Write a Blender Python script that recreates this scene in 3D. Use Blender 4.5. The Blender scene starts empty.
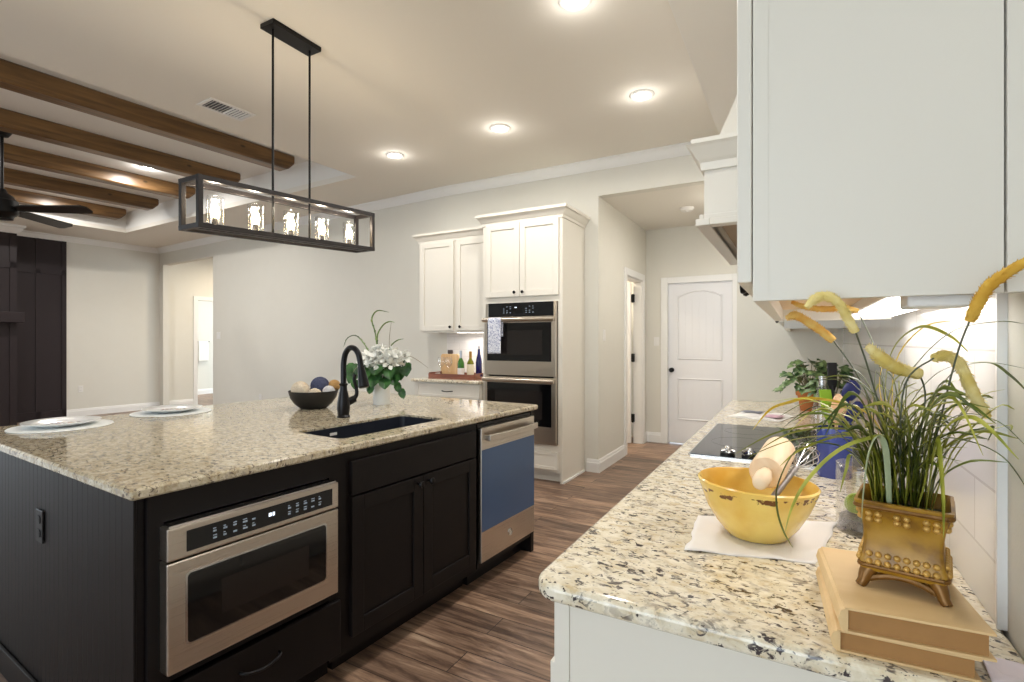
import bpy, bmesh, math, random
from mathutils import Vector, Matrix, noise
random.seed(7)
S = bpy.context.scene
COL = S.collection
PI = math.pi
R = math.radians

# ------------------------------------------------------------------ camera, world, exposure
cam_d = bpy.data.cameras.new('camera')
cam_d.sensor_width = 36.0
cam_d.lens = 18.0
cam_d.clip_start = 0.02
cam = bpy.data.objects.new('camera', cam_d)
COL.objects.link(cam)
cam.location = (0.0, 0.0, 1.315)
cam.rotation_euler = (R(90), 0, R(29.17))
S.camera = cam

world = bpy.data.worlds.new('daylight')
S.world = world
world.use_nodes = True
bg = world.node_tree.nodes['Background']
bg.inputs['Color'].default_value = (0.80, 0.91, 1.0, 1)
bg.inputs['Strength'].default_value = 3.2

S.view_settings.view_transform = 'Standard'
S.view_settings.look = 'None'
S.view_settings.exposure = 0.4
S.view_settings.gamma = 1.0
S.view_settings.use_curve_mapping = False
DOWNLIGHT_W = 10.5

# ------------------------------------------------------------------ materials
def lin(c):
    return tuple((x / 12.92 if x <= 0.04045 else ((x + 0.055) / 1.055) ** 2.4) for x in (v / 255.0 for v in c)) + (1.0,)

def mat(name, rgb, rough=0.5, metal=0.0, bump=0.0, bscale=60.0, vary=0.0, vscale=6.0, coat=0.0, **kw):
    m = bpy.data.materials.new(name)
    m.use_nodes = True
    nt = m.node_tree
    b = nt.nodes['Principled BSDF']
    col = lin(rgb)
    b.inputs['Base Color'].default_value = col
    b.inputs['Roughness'].default_value = rough
    b.inputs['Metallic'].default_value = metal
    if coat:
        b.inputs['Coat Weight'].default_value = coat
        b.inputs['Coat Roughness'].default_value = 0.08
    tc = nt.nodes.new('ShaderNodeTexCoord')
    if vary:
        n = nt.nodes.new('ShaderNodeTexNoise')
        n.inputs['Scale'].default_value = vscale
        n.inputs['Detail'].default_value = 4
        nt.links.new(tc.outputs['Object'], n.inputs['Vector'])
        mx = nt.nodes.new('ShaderNodeMix'); mx.data_type = 'RGBA'
        mx.inputs[6].default_value = tuple(c * (1 - vary) for c in col[:3]) + (1,)
        mx.inputs[7].default_value = tuple(min(1, c * (1 + vary)) for c in col[:3]) + (1,)
        nt.links.new(n.outputs['Fac'], mx.inputs[0])
        nt.links.new(mx.outputs[2], b.inputs['Base Color'])
    if bump:
        n = nt.nodes.new('ShaderNodeTexNoise')
        n.inputs['Scale'].default_value = bscale
        n.inputs['Detail'].default_value = 3
        nt.links.new(tc.outputs['Object'], n.inputs['Vector'])
        bp = nt.nodes.new('ShaderNodeBump')
        bp.inputs['Strength'].default_value = bump
        bp.inputs['Distance'].default_value = 0.002
        nt.links.new(n.outputs['Fac'], bp.inputs['Height'])
        nt.links.new(bp.outputs['Normal'], b.inputs['Normal'])
    for k, v in kw.items():
        b.inputs[k].default_value = v
    return m

def emit(name, rgb, strength):
    m = bpy.data.materials.new(name)
    m.use_nodes = True
    b = m.node_tree.nodes['Principled BSDF']
    b.inputs['Base Color'].default_value = lin(rgb)
    b.inputs['Emission Color'].default_value = lin(rgb)
    b.inputs['Emission Strength'].default_value = strength
    return m

def ramp(nt, fac, stops):
    r = nt.nodes.new('ShaderNodeValToRGB')
    e = r.color_ramp.elements
    while len(e) < len(stops):
        e.new(0.5)
    for el, (p, c) in zip(e, stops):
        el.position = p
        el.color = c if len(c) == 4 else lin(c)
    nt.links.new(fac, r.inputs['Fac'])
    return r

def granite(name, base, light, tan, dark, rough=0.07):
    m = bpy.data.materials.new(name)
    m.use_nodes = True
    nt = m.node_tree
    b = nt.nodes['Principled BSDF']
    tc = nt.nodes.new('ShaderNodeTexCoord')
    mp = nt.nodes.new('ShaderNodeMapping')
    mp.inputs['Rotation'].default_value = (0, 0, 0.6)
    mp.inputs['Scale'].default_value = (1.0, 1.5, 1.2)
    nt.links.new(tc.outputs['Object'], mp.inputs['Vector'])
    def nz(scale, detail, rgh=0.6, dist=0.0):
        n = nt.nodes.new('ShaderNodeTexNoise')
        n.inputs['Scale'].default_value = scale
        n.inputs['Detail'].default_value = detail
        n.inputs['Roughness'].default_value = rgh
        n.inputs['Distortion'].default_value = dist
        nt.links.new(mp.outputs['Vector'], n.inputs['Vector'])
        return n.outputs['Fac']
    r1 = ramp(nt, nz(30, 5, 0.65, 0.4), [(0.32, tan), (0.46, base), (0.62, light)])
    def layer(prev, fac, colour):
        mx = nt.nodes.new('ShaderNodeMix'); mx.data_type = 'RGBA'
        nt.links.new(fac, mx.inputs[0])
        nt.links.new(prev, mx.inputs[6])
        mx.inputs[7].default_value = lin(colour)
        return mx.outputs[2]
    W1, B1 = (1, 1, 1, 1), (0, 0, 0, 1)
    def mul(a, c):
        k = nt.nodes.new('ShaderNodeMath'); k.operation = 'MULTIPLY'
        nt.links.new(a, k.inputs[0]); nt.links.new(c, k.inputs[1])
        return k.outputs[0]
    gm = mul(ramp(nt, nz(38, 4, 0.6, 0.8), [(0.54, B1), (0.64, W1)]).outputs[0], ramp(nt, nz(7, 2), [(0.38, (0.25, 0.25, 0.25, 1)), (0.6, W1)]).outputs[0])
    c = layer(r1.outputs[0], gm, (158, 148, 134))
    dk = mul(ramp(nt, nz(58, 3, 0.6, 0.6), [(0.555, B1), (0.605, W1)]).outputs[0], ramp(nt, nz(10, 3), [(0.38, (0.1, 0.1, 0.1, 1)), (0.52, W1)]).outputs[0])
    c = layer(c, dk, dark)
    bl = ramp(nt, nz(130, 2, 0.5), [(0.68, B1), (0.72, W1)])
    c = layer(c, bl.outputs[0], (60, 52, 48))
    nt.links.new(c, b.inputs['Base Color'])
    b.inputs['Roughness'].default_value = rough
    b.inputs['IOR'].default_value = 1.6
    return m

def plank_floor(name):
    m = bpy.data.materials.new(name)
    m.use_nodes = True
    nt = m.node_tree
    b = nt.nodes['Principled BSDF']
    tc = nt.nodes.new('ShaderNodeTexCoord')
    br = nt.nodes.new('ShaderNodeTexBrick')
    br.offset = 0.37
    br.inputs['Scale'].default_value = 1.0
    br.inputs['Mortar Size'].default_value = 0.0022
    br.inputs['Mortar Smooth'].default_value = 0.3
    br.inputs['Bias'].default_value = 0.0
    br.inputs['Brick Width'].default_value = 1.22
    br.inputs['Row Height'].default_value = 0.15
    br.inputs['Color1'].default_value = (0, 0, 0, 1)
    br.inputs['Color2'].default_value = (1, 1, 1, 1)
    br.inputs['Mortar'].default_value = (0, 0, 0, 1)
    nt.links.new(tc.outputs['Object'], br.inputs['Vector'])
    # grain: noise stretched along x, shifted per plank
    mp = nt.nodes.new('ShaderNodeMapping')
    mp.inputs['Scale'].default_value = (1.6, 16.0, 1.0)
    nt.links.new(tc.outputs['Object'], mp.inputs['Vector'])
    off = nt.nodes.new('ShaderNodeVectorMath'); off.operation = 'MULTIPLY_ADD'
    nt.links.new(br.outputs['Color'], off.inputs[0])
    off.inputs[1].default_value = (9.0, 5.0, 3.0)
    nt.links.new(mp.outputs['Vector'], off.inputs[2])
    n = nt.nodes.new('ShaderNodeTexNoise')
    n.inputs['Scale'].default_value = 1.5
    n.inputs['Detail'].default_value = 7
    n.inputs['Roughness'].default_value = 0.68
    n.inputs['Distortion'].default_value = 0.5
    nt.links.new(off.outputs[0], n.inputs['Vector'])
    g = ramp(nt, n.outputs['Fac'], [(0.28, (66, 50, 42)), (0.44, (118, 94, 78)), (0.58, (164, 136, 114)), (0.74, (204, 178, 152))])
    t = ramp(nt, br.outputs['Color'], [(0.0, (0.52, 0.50, 0.50, 1)), (0.5, (0.80, 0.77, 0.75, 1)), (1.0, (1.0, 0.96, 0.92, 1))])
    mx = nt.nodes.new('ShaderNodeMix'); mx.data_type = 'RGBA'; mx.blend_type = 'MULTIPLY'
    mx.inputs[0].default_value = 1.0
    nt.links.new(g.outputs[0], mx.inputs[6])
    nt.links.new(t.outputs[0], mx.inputs[7])
    m2 = nt.nodes.new('ShaderNodeMix'); m2.data_type = 'RGBA'
    nt.links.new(br.outputs['Fac'], m2.inputs[0])
    nt.links.new(mx.outputs[2], m2.inputs[6])
    m2.inputs[7].default_value = lin((48, 38, 32))
    nt.links.new(m2.outputs[2], b.inputs['Base Color'])
    b.inputs['Roughness'].default_value = 0.38
    return m

def tile_wall(name, axis, w, h, rgb, grout, rough=0.12):
    m = bpy.data.materials.new(name)
    m.use_nodes = True
    nt = m.node_tree
    b = nt.nodes['Principled BSDF']
    tc = nt.nodes.new('ShaderNodeTexCoord')
    sp = nt.nodes.new('ShaderNodeSeparateXYZ')
    nt.links.new(tc.outputs['Object'], sp.inputs[0])
    cb = nt.nodes.new('ShaderNodeCombineXYZ')
    nt.links.new(sp.outputs[axis], cb.inputs[0])
    nt.links.new(sp.outputs[2], cb.inputs[1])
    br = nt.nodes.new('ShaderNodeTexBrick')
    br.inputs['Scale'].default_value = 1.0
    br.inputs['Brick Width'].default_value = w
    br.inputs['Row Height'].default_value = h
    br.inputs['Mortar Size'].default_value = 0.0022
    br.inputs['Color1'].default_value = lin(rgb)
    br.inputs['Color2'].default_value = lin(tuple(int(v * 0.965) for v in rgb))
    br.inputs['Mortar'].default_value = lin(grout)
    nt.links.new(cb.outputs[0], br.inputs['Vector'])
    nt.links.new(br.outputs['Color'], b.inputs['Base Color'])
    b.inputs['Roughness'].default_value = rough
    bp = nt.nodes.new('ShaderNodeBump')
    bp.invert = True
    bp.inputs['Strength'].default_value = 0.4
    bp.inputs['Distance'].default_value = 0.002
    nt.links.new(br.outputs['Fac'], bp.inputs['Height'])
    nt.links.new(bp.outputs['Normal'], b.inputs['Normal'])
    return m

def grain_wood(name, c1, c2, axis=1, rough=0.45, scale=3.0, knots=True):
    m = bpy.data.materials.new(name)
    m.use_nodes = True
    nt = m.node_tree
    b = nt.nodes['Principled BSDF']
    tc = nt.nodes.new('ShaderNodeTexCoord')
    mp = nt.nodes.new('ShaderNodeMapping')
    sc = [9.0, 9.0, 9.0]; sc[axis] = 0.8
    mp.inputs['Scale'].default_value = sc
    nt.links.new(tc.outputs['Object'], mp.inputs['Vector'])
    n = nt.nodes.new('ShaderNodeTexNoise')
    n.inputs['Scale'].default_value = scale
    n.inputs['Detail'].default_value = 6
    n.inputs['Distortion'].default_value = 0.8
    nt.links.new(mp.outputs['Vector'], n.inputs['Vector'])
    r = ramp(nt, n.outputs['Fac'], [(0.3, c1), (0.7, c2)])
    out = r.outputs[0]
    if knots:
        mp2 = nt.nodes.new('ShaderNodeMapping')
        s2 = [6.0, 6.0, 6.0]; s2[axis] = 3.0
        mp2.inputs['Scale'].default_value = s2
        nt.links.new(tc.outputs['Object'], mp2.inputs['Vector'])
        v = nt.nodes.new('ShaderNodeTexVoronoi')
        v.inputs['Scale'].default_value = 1.0
        nt.links.new(mp2.outputs['Vector'], v.inputs['Vector'])
        k = ramp(nt, v.outputs['Distance'], [(0.05, (0.8, 0.8, 0.8, 1)), (0.11, (0, 0, 0, 1))])
        mx = nt.nodes.new('ShaderNodeMix'); mx.data_type = 'RGBA'
        nt.links.new(k.outputs[0], mx.inputs[0])
        nt.links.new(out, mx.inputs[6])
        mx.inputs[7].default_value = lin(tuple(int(x * 0.45) for x in c1))
        out = mx.outputs[2]
    nt.links.new(out, b.inputs['Base Color'])
    b.inputs['Roughness'].default_value = rough
    return m

def steel(name, rgb, rough=0.28, axis=0):
    m = bpy.data.materials.new(name)
    m.use_nodes = True
    nt = m.node_tree
    b = nt.nodes['Principled BSDF']
    b.inputs['Base Color'].default_value = lin(rgb)
    b.inputs['Metallic'].default_value = 1.0
    tc = nt.nodes.new('ShaderNodeTexCoord')
    mp = nt.nodes.new('ShaderNodeMapping')
    sc = [900.0, 900.0, 900.0]; sc[axis] = 2.0
    mp.inputs['Scale'].default_value = sc
    nt.links.new(tc.outputs['Object'], mp.inputs['Vector'])
    n = nt.nodes.new('ShaderNodeTexNoise')
    n.inputs['Scale'].default_value = 1.0
    nt.links.new(mp.outputs['Vector'], n.inputs['Vector'])
    mr = nt.nodes.new('ShaderNodeMapRange')
    mr.inputs['To Min'].default_value = rough - 0.02
    mr.inputs['To Max'].default_value = rough + 0.02
    nt.links.new(n.outputs['Fac'], mr.inputs['Value'])
    nt.links.new(mr.outputs['Result'], b.inputs['Roughness'])
    return m

def thin_glass(name, tint=(1, 1, 1, 1), gloss=0.10):
    m = bpy.data.materials.new(name)
    m.use_nodes = True
    nt = m.node_tree
    nt.nodes.clear()
    o = nt.nodes.new('ShaderNodeOutputMaterial')
    t = nt.nodes.new('ShaderNodeBsdfTransparent'); t.inputs['Color'].default_value = tint
    g = nt.nodes.new('ShaderNodeBsdfGlossy'); g.inputs['Roughness'].default_value = 0.03
    lw = nt.nodes.new('ShaderNodeLayerWeight'); lw.inputs['Blend'].default_value = 0.35
    mr = nt.nodes.new('ShaderNodeMapRange')
    mr.inputs['To Min'].default_value = gloss * 0.6; mr.inputs['To Max'].default_value = 0.45
    nt.links.new(lw.outputs['Facing'], mr.inputs['Value'])
    mx = nt.nodes.new('ShaderNodeMixShader')
    nt.links.new(mr.outputs['Result'], mx.inputs[0])
    nt.links.new(t.outputs[0], mx.inputs[1]); nt.links.new(g.outputs[0], mx.inputs[2])
    nt.links.new(mx.outputs[0], o.inputs['Surface'])
    return m

M = {}
M['wall'] = mat('wall_paint', (218, 215, 205), 0.85, bump=0.25, bscale=220, vary=0.02)
M['ceil'] = mat('ceiling_paint', (228, 223, 213), 0.9, bump=0.35, bscale=160)
M['tray'] = mat('tray_ceiling_paint', (232, 230, 225), 0.9, bump=0.3, bscale=160)
M['trim'] = mat('white_trim_paint', (232, 231, 228), 0.45, bump=0.05)
M['door'] = mat('white_door_paint', (226, 226, 228), 0.42, bump=0.05)
M['floor'] = plank_floor('wood_plank_floor')
M['granite'] = granite('cream_granite', (220, 209, 184), (234, 226, 208), (202, 182, 146), (66, 58, 60))
M['granite_island'] = granite('tan_granite', (184, 171, 144), (206, 196, 174), (152, 132, 100), (104, 92, 80))
M['white_cab'] = mat('white_cabinet_paint', (222, 217, 206), 0.38, bump=0.03, vary=0.012, vscale=3)
M['cab_in'] = mat('maple_cabinet_underside', (226, 196, 158), 0.55, vary=0.06, vscale=8)
M['dark_cab'] = mat('espresso_cabinet_stain', (19, 15, 15), 0.46, bump=0.06, bscale=120, vary=0.15, vscale=12, **{'Specular IOR Level': 0.22})
M['steel'] = steel('brushed_stainless', (206, 198, 188), 0.28, 1)
M['steel_x'] = steel('brushed_stainless_oven', (196, 186, 172), 0.30, 0)
M['chrome'] = mat('bright_steel_edge', (205, 205, 205), 0.15, 1.0, vary=0.03)
M['black_glass'] = mat('black_glass', (10, 11, 13), 0.05, vary=0.1)
M['panel_black'] = mat('black_control_panel', (14, 16, 20), 0.12, vary=0.1)
M['legend'] = emit('panel_legend', (150, 165, 180), 0.05)
M['digit'] = emit('clock_digits', (225, 238, 255), 0.9)
M['blue_film'] = mat('blue_protective_film', (62, 90, 128), 0.3, vary=0.05, coat=0.15)
M['black_metal'] = mat('matte_black_metal', (20, 19, 19), 0.38, 0.6, bump=0.04)
M['bronze'] = mat('dark_bronze_metal', (24, 23, 25), 0.30, 0.6, bump=0.03)
M['frame_metal'] = mat('oil_rubbed_frame', (40, 36, 36), 0.42, 0.5, vary=0.25, vscale=30)
M['beam'] = grain_wood('stained_beam_wood', (76, 54, 32), (134, 100, 60), 1, 0.36, 2.0)
M['black_panel'] = mat('charcoal_panel_paint', (48, 41, 43), 0.45, bump=0.05, **{'Specular IOR Level': 0.2})
M['sink'] = mat('black_composite', (30, 34, 44), 0.34, bump=0.1, bscale=300, vary=0.1)
M['white_plastic'] = mat('white_plastic', (228, 226, 222), 0.4, vary=0.02)
M['black_plastic'] = mat('black_plastic', (18, 18, 20), 0.4, vary=0.1, **{'Specular IOR Level': 0.3})
M['lens'] = emit('downlight_lens', (255, 250, 240), 14.0)
M['bulb'] = emit('candle_bulb_glow', (255, 226, 176), 26.0)
M['strip'] = emit('strip_light_glow', (255, 250, 244), 5.0)
M['glass'] = thin_glass('clear_glass')
M['porcelain'] = mat('white_porcelain', (236, 238, 238), 0.12, vary=0.01)
M['placemat'] = mat('white_round_mat', (236, 239, 238), 0.6, bump=0.4, bscale=180)
M['tile'] = tile_wall('white_glossy_tile', 1, 0.305, 0.10, (232, 229, 226), (205, 200, 196))
M['tile_x'] = tile_wall('white_tile_buffet', 0, 0.152, 0.076, (232, 229, 226), (212, 208, 204))

# ------------------------------------------------------------------ helpers
def V(*a):
    return Vector(a)

class MB:
    def __init__(self):
        self.bm = bmesh.new()
    def box(self, x0, x1, y0, y1, z0, z1):
        if x0 > x1: x0, x1 = x1, x0
        if y0 > y1: y0, y1 = y1, y0
        if z0 > z1: z0, z1 = z1, z0
        v = [self.bm.verts.new(p) for p in ((x0, y0, z0), (x1, y0, z0), (x1, y1, z0), (x0, y1, z0), (x0, y0, z1), (x1, y0, z1), (x1, y1, z1), (x0, y1, z1))]
        for f in ((0, 3, 2, 1), (4, 5, 6, 7), (0, 1, 5, 4), (1, 2, 6, 5), (2, 3, 7, 6), (3, 0, 4, 7)):
            self.bm.faces.new([v[i] for i in f])
        return self
    def prism(self, poly, z0, z1, axis='z'):
        def P(a, b, c):
            return {'z': (a, b, c), 'y': (a, c, b), 'x': (c, a, b)}[axis]
        lo = [self.bm.verts.new(P(a, b, z0)) for a, b in poly]
        hi = [self.bm.verts.new(P(a, b, z1)) for a, b in poly]
        n = len(poly)
        self.bm.faces.new(lo[::-1]); self.bm.faces.new(hi)
        for i in range(n):
            self.bm.faces.new((lo[i], lo[(i + 1) % n], hi[(i + 1) % n], hi[i]))
        return self
    def loft(self, rings, cap=True, closed=True):
        rows = [[self.bm.verts.new(p) for p in r] for r in rings]
        n = len(rows[0])
        for a, b in zip(rows, rows[1:]):
            for i in range(n if closed else n - 1):
                j = (i + 1) % n
                self.bm.faces.new((a[i], a[j], b[j], b[i]))
        if cap:
            self.bm.faces.new(rows[0][::-1]); self.bm.faces.new(rows[-1])
        return self
    def lathe(self, prof, c=(0, 0, 0), seg=32, cap=True, sx=1.0, sy=1.0):
        rings = []
        for r, z in prof:
            r = max(r, 1e-4)
            rings.append([(c[0] + r * sx * math.cos(2 * PI * k / seg), c[1] + r * sy * math.sin(2 * PI * k / seg), c[2] + z) for k in range(seg)])
        return self.loft(rings, cap)
    def tube(self, pts, rad, seg=10, smooth=0, flat=None, up=None):
        pts = [Vector(p) for p in pts]
        rs = list(rad) if isinstance(rad, (list, tuple)) else [rad] * len(pts)
        if smooth:
            pts, rs = catmull(pts, rs, smooth)
        rings = []
        prev = None
        for i, p in enumerate(pts):
            t = (pts[min(i + 1, len(pts) - 1)] - pts[max(i - 1, 0)])
            if t.length < 1e-9: t = Vector((0, 0, 1))
            t.normalize()
            if prev is None:
                a = Vector(up) if up is not None else (Vector((0, 0, 1)) if abs(t.z) < 0.9 else Vector((1, 0, 0)))
                n = a - t * a.dot(t)
            else:
                n = prev - t * prev.dot(t)
            if n.length < 1e-6: n = t.orthogonal()
            n.normalize(); prev = n
            bnorm = t.cross(n)
            f = flat if flat is not None else 1.0
            rings.append([tuple(p + (bnorm * math.cos(2 * PI * k / seg) + n * f * math.sin(2 * PI * k / seg)) * max(rs[i], 2e-4)) for k in range(seg)])
        return self.loft(rings)
    def cyl(self, p0, p1, r0, r1=None, seg=20):
        return self.tube([p0, p1], [r0, r0 if r1 is None else r1], seg)
    def ball(self, c, r, seg=20, rings=12, s=(1, 1, 1)):
        prof = []
        for k in range(rings + 1):
            a = -PI / 2 + PI * k / rings
            prof.append((r * math.cos(a) * 1.0, r * math.sin(a) * s[2]))
        return self.lathe(prof, c, seg, True, s[0], s[1])
    def poly(self, pts):
        self.bm.faces.new([self.bm.verts.new(p) for p in pts])
        return self
    def build(self, name, m, parent=None, bevel=0.0, smooth=False, seg=2, loc=None, rz=None, weld=False):
        me = bpy.data.meshes.new(name)
        if weld:
            bmesh.ops.remove_doubles(self.bm, verts=self.bm.verts, dist=1e-5)
        bmesh.ops.recalc_face_normals(self.bm, faces=self.bm.faces)
        if smooth:
            for f in self.bm.faces: f.smooth = True
            for e in self.bm.edges:
                if len(e.link_faces) == 2 and e.calc_face_angle(0) > R(42): e.smooth = False
        self.bm.to_mesh(me); self.bm.free()
        me.materials.append(M[m] if isinstance(m, str) else m)
        o = bpy.data.objects.new(name, me)
        COL.objects.link(o)
        if parent is not None: o.parent = parent
        if loc is not None: o.location = loc
        if rz is not None: o.rotation_euler = (0, 0, rz)
        if bevel:
            bv = o.modifiers.new('bevel', 'BEVEL')
            bv.width = bevel; bv.segments = seg; bv.limit_method = 'ANGLE'; bv.angle_limit = R(40)
        return o

def catmull(pts, rs, k):
    op, orr = [], []
    n = len(pts)
    for i in range(n - 1):
        p0, p1, p2, p3 = pts[max(i - 1, 0)], pts[i], pts[i + 1], pts[min(i + 2, n - 1)]
        for s in range(k):
            t = s / k
            op.append(0.5 * ((2 * p1) + (p2 - p0) * t + (2 * p0 - 5 * p1 + 4 * p2 - p3) * t * t + (3 * p1 - p0 - 3 * p2 + p3) * t ** 3))
            orr.append(rs[i] * (1 - t) + rs[i + 1] * t)
    op.append(pts[-1]); orr.append(rs[-1])
    return op, orr

def thing(name, label, cat, loc=(0, 0, 0), rz=0.0, group=None):
    o = bpy.data.objects.new(name, None)
    o.empty_display_size = 0.05
    COL.objects.link(o)
    o.location = loc; o.rotation_euler = (0, 0, rz)
    return tag(o, label, cat, group)

def tag(o, label, cat, group=None):
    o['label'] = label; o['category'] = cat
    if group: o['group'] = group
    return o

def struct(o):
    o['kind'] = 'structure'
    return o

def crown(name, p0, p1, inward, top, mname='trim', size=0.09, parent=None):
    # moulding running from p0 to p1 (xy), profile grows along `inward` (xy) and down from top
    d = Vector(inward).normalized()
    prof = [(0, -size), (0.012, -size), (0.018, -size * 0.86), (0.03, -size * 0.72), (size * 0.62, -size * 0.30), (size * 0.78, -size * 0.16), (size * 0.95, -size * 0.12), (size * 0.95, 0), (0, 0)]
    mb = MB()
    mb.loft([[(p[0] + d.x * a, p[1] + d.y * a, top + b) for a, b in prof] for p in (p0, p1)])
    o = mb.build(name, mname, parent)
    return o

def base(name, p0, p1, inward, h=0.13, t=0.016, z0=0.0):
    d = Vector(inward).normalized()
    prof = [(0, 0), (t, 0), (t, h * 0.72), (t * 0.7, h * 0.78), (t * 0.62, h * 0.9), (t * 0.35, h), (0, h)]
    mb = MB()
    mb.loft([[(p[0] + d.x * a, p[1] + d.y * a, z0 + b) for a, b in prof] for p in (p0, p1)])
    return struct(mb.build(name, 'trim'))

def shaker(mb, x0, x1, z0, z1, y_front, t=0.02, rail=0.057, inset=0.009):
    # door lying in the xz plane, front facing -y
    mb.box(x0, x0 + rail, y_front, y_front + t, z0, z1)
    mb.box(x1 - rail, x1, y_front, y_front + t, z0, z1)
    mb.box(x0 + rail, x1 - rail, y_front, y_front + t, z0, z0 + rail)
    mb.box(x0 + rail, x1 - rail, y_front, y_front + t, z1 - rail, z1)
    mb.box(x0 + rail, x1 - rail, y_front + inset, y_front + t, z0 + rail, z1 - rail)
    return mb

# ------------------------------------------------------------------ setting
CZ = 3.11           # kitchen ceiling height
HZ = 2.765          # hall ceiling height
YW = 4.888          # oven wall
TA = R(3.85)
O1 = V(-3.62, YW, 0)
LD = V(-math.cos(TA), math.sin(TA), 0)       # along living wall, to the left
LN = V(-math.sin(TA), -math.cos(TA), 0)      # out of the living wall, into the room
C0 = O1 + LD * 7.29                          # far left room corner
WX = 0.253                                   # range wall

struct(MB().box(-14, 1.2, -4.2, 9.4, -0.10, 0.0).build('floor', 'floor'))

def wall_run(name, p, d, n, spans, th=0.11, m='wall'):
    # boxes along d from p (plane face towards n); spans: (s0, s1, z0, z1)
    mb = MB()
    for s0, s1, z0, z1 in spans:
        a = p + d * s0; b = p + d * s1
        poly = [(a.x, a.y), (b.x, b.y), (b.x - n.x * th, b.y - n.y * th), (a.x - n.x * th, a.y - n.y * th)]
        mb.prism(poly, z0, z1)
    return struct(mb.build(name, m))

# oven wall: kitchen part + header over the hall mouth
struct(MB().box(-3.62, -1.74, YW, YW + 0.11, 0, CZ).box(-1.74, -0.36, YW, YW + 0.11, HZ, CZ).build('wall_oven', 'wall'))
# living wall with a tall cased-free opening at its left end
wall_run('wall_living', O1, LD, LN, [(0, 5.275, 0, CZ), (5.275, 7.13, 2.79, CZ), (7.13, 7.40, 0, CZ)])
# left wall, continuing behind the opening as the little hall with a doorway
wall_run('wall_left', C0, LN, -LD, [(-0.70, 4.3, 0, CZ), (-1.55, -0.70, 2.16, CZ), (-2.6, -1.55, 0, CZ)])
# hall
struct(MB().box(-1.85, -1.74, YW + 0.11, 5.83, 0, HZ).box(-1.85, -1.74, 6.53, 6.83, 0, HZ).box(-1.85, -1.74, 5.83, 6.53, 2.08, HZ).build('wall_hall', 'wall'))
struct(MB().box(-1.74, -1.47, 6.72, 6.83, 0, HZ).box(-0.68, -0.25, 6.72, 6.83, 0, HZ).box(-1.47, -0.68, 6.72, 6.83, 2.06, HZ).build('wall_hall_end', 'wall'))
struct(MB().box(-0.36, -0.25, 3.88, 6.72, 0, CZ).build('wall_hall_right', 'wall'))
struct(MB().box(-0.36, WX, 3.77, 3.88, 0, CZ).build('wall_return', 'wall'))
struct(MB().box(WX, WX + 0.11, -3.4, 3.88, 0, CZ).build('wall_range', 'wall'))
struct(MB().box(-10.6, -3.3, -3.6, -3.5, 0, CZ).build('wall_back', 'wall'))
struct(MB().box(-1.85, -0.25, YW + 0.11, 6.83, HZ, HZ + 0.1).build('ceiling_hall', 'ceil'))
# room behind the open hall door, room behind the far doorway
struct(MB().box(-3.4, -1.85, 6.95, 7.05, 0, 2.7).box(-3.5, -3.4, 5.0, 7.05, 0, 2.7).build('wall_utility', 'wall'))
a, b = C0 + LN * 0.1 + LD * 2.3, C0 - LN * 3.2 + LD * 2.3
wall_run('wall_bath', C0 + LD * 2.1, LN, -LD, [(-3.6, 0.3, 0, 2.7)])
bn = C0 - LN * 2.6
wall_run('wall_far_hall', bn - LD * 3.0, LD, LN, [(0, 3.0, 0, CZ)])

# ceiling with the tray opening
TR = V(-4.213, 4.066, 0)                        # tray corner nearest the oven wall
TB = R(2.35)
tx = V(-math.cos(TB), math.sin(TB), 0)          # along the tray's far edge
ty = V(-math.sin(TB), -math.cos(TB), 0)         # along its right edge towards the viewer
TLX, TLY, TZ = 5.51, 7.2, 3.44
t0, t1, t2, t3 = TR, TR + tx * TLX, TR + tx * TLX + ty * TLY, TR + ty * TLY
def ringed(outer, inner, z0, z1):
    mb = MB()
    for i in range(4):
        j = (i + 1) % 4
        mb.prism([outer[i], outer[j], inner[j], inner[i]], z0, z1)
    return mb
outer = [(1.0, 9.4), (-14.0, 9.4), (-14.0, -4.0), (1.0, -4.0)]
inner = [(t0.x, t0.y), (t1.x, t1.y), (t2.x, t2.y), (t3.x, t3.y)]
struct(ringed(outer, inner, CZ, CZ + 0.06).build('ceiling', 'ceil'))
def grow(e):
    return [tuple((t0 - tx * e - ty * e).xy), tuple((t1 + tx * e - ty * e).xy), tuple((t2 + tx * e + ty * e).xy), tuple((t3 - tx * e + ty * e).xy)]
mb = ringed(grow(0.06), inner, CZ + 0.06, TZ)
mb.prism(grow(0.06), TZ, TZ + 0.06)
struct(mb.build('ceiling_tray', 'tray'))
# soffit above the range run
struct(MB().box(-0.478, WX, -3.4, 3.77, 2.75, CZ).build('ceiling_soffit', 'tray'))

# mouldings
struct(crown('trim_1', (O1.x, O1.y), (-0.36, YW), (0, -1), CZ))
struct(crown('trim_2', (O1.x, O1.y), (C0.x, C0.y), (LN.x, LN.y), CZ))
e = C0 + LN * 4.3
struct(crown('trim_3', (C0.x, C0.y), (e.x, e.y), (-LD.x, -LD.y), CZ))
a = O1 + LD * 5.275
base('baseboard_living', (O1.x, O1.y), (a.x, a.y), (LN.x, LN.y))
a, b = C0 - LN * 0.63, C0 + LN * 1.43
base('baseboard_left', (a.x, a.y), (b.x, b.y), (-LD.x, -LD.y))
base('baseboard_oven', (-1.86, YW), (-1.724, YW), (0, -1))
base('baseboard_hall', (-1.74, YW), (-1.74, 5.74), (1, 0))
base('baseboard_hall_stub', (-1.74, 6.62), (-1.74, 6.72), (1, 0))
base('baseboard_hall_end', (-1.74, 6.72), (-1.545, 6.72), (0, -1))
base('baseboard_hall_corner', (-0.605, 6.72), (-0.36, 6.72), (0, -1))
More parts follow.
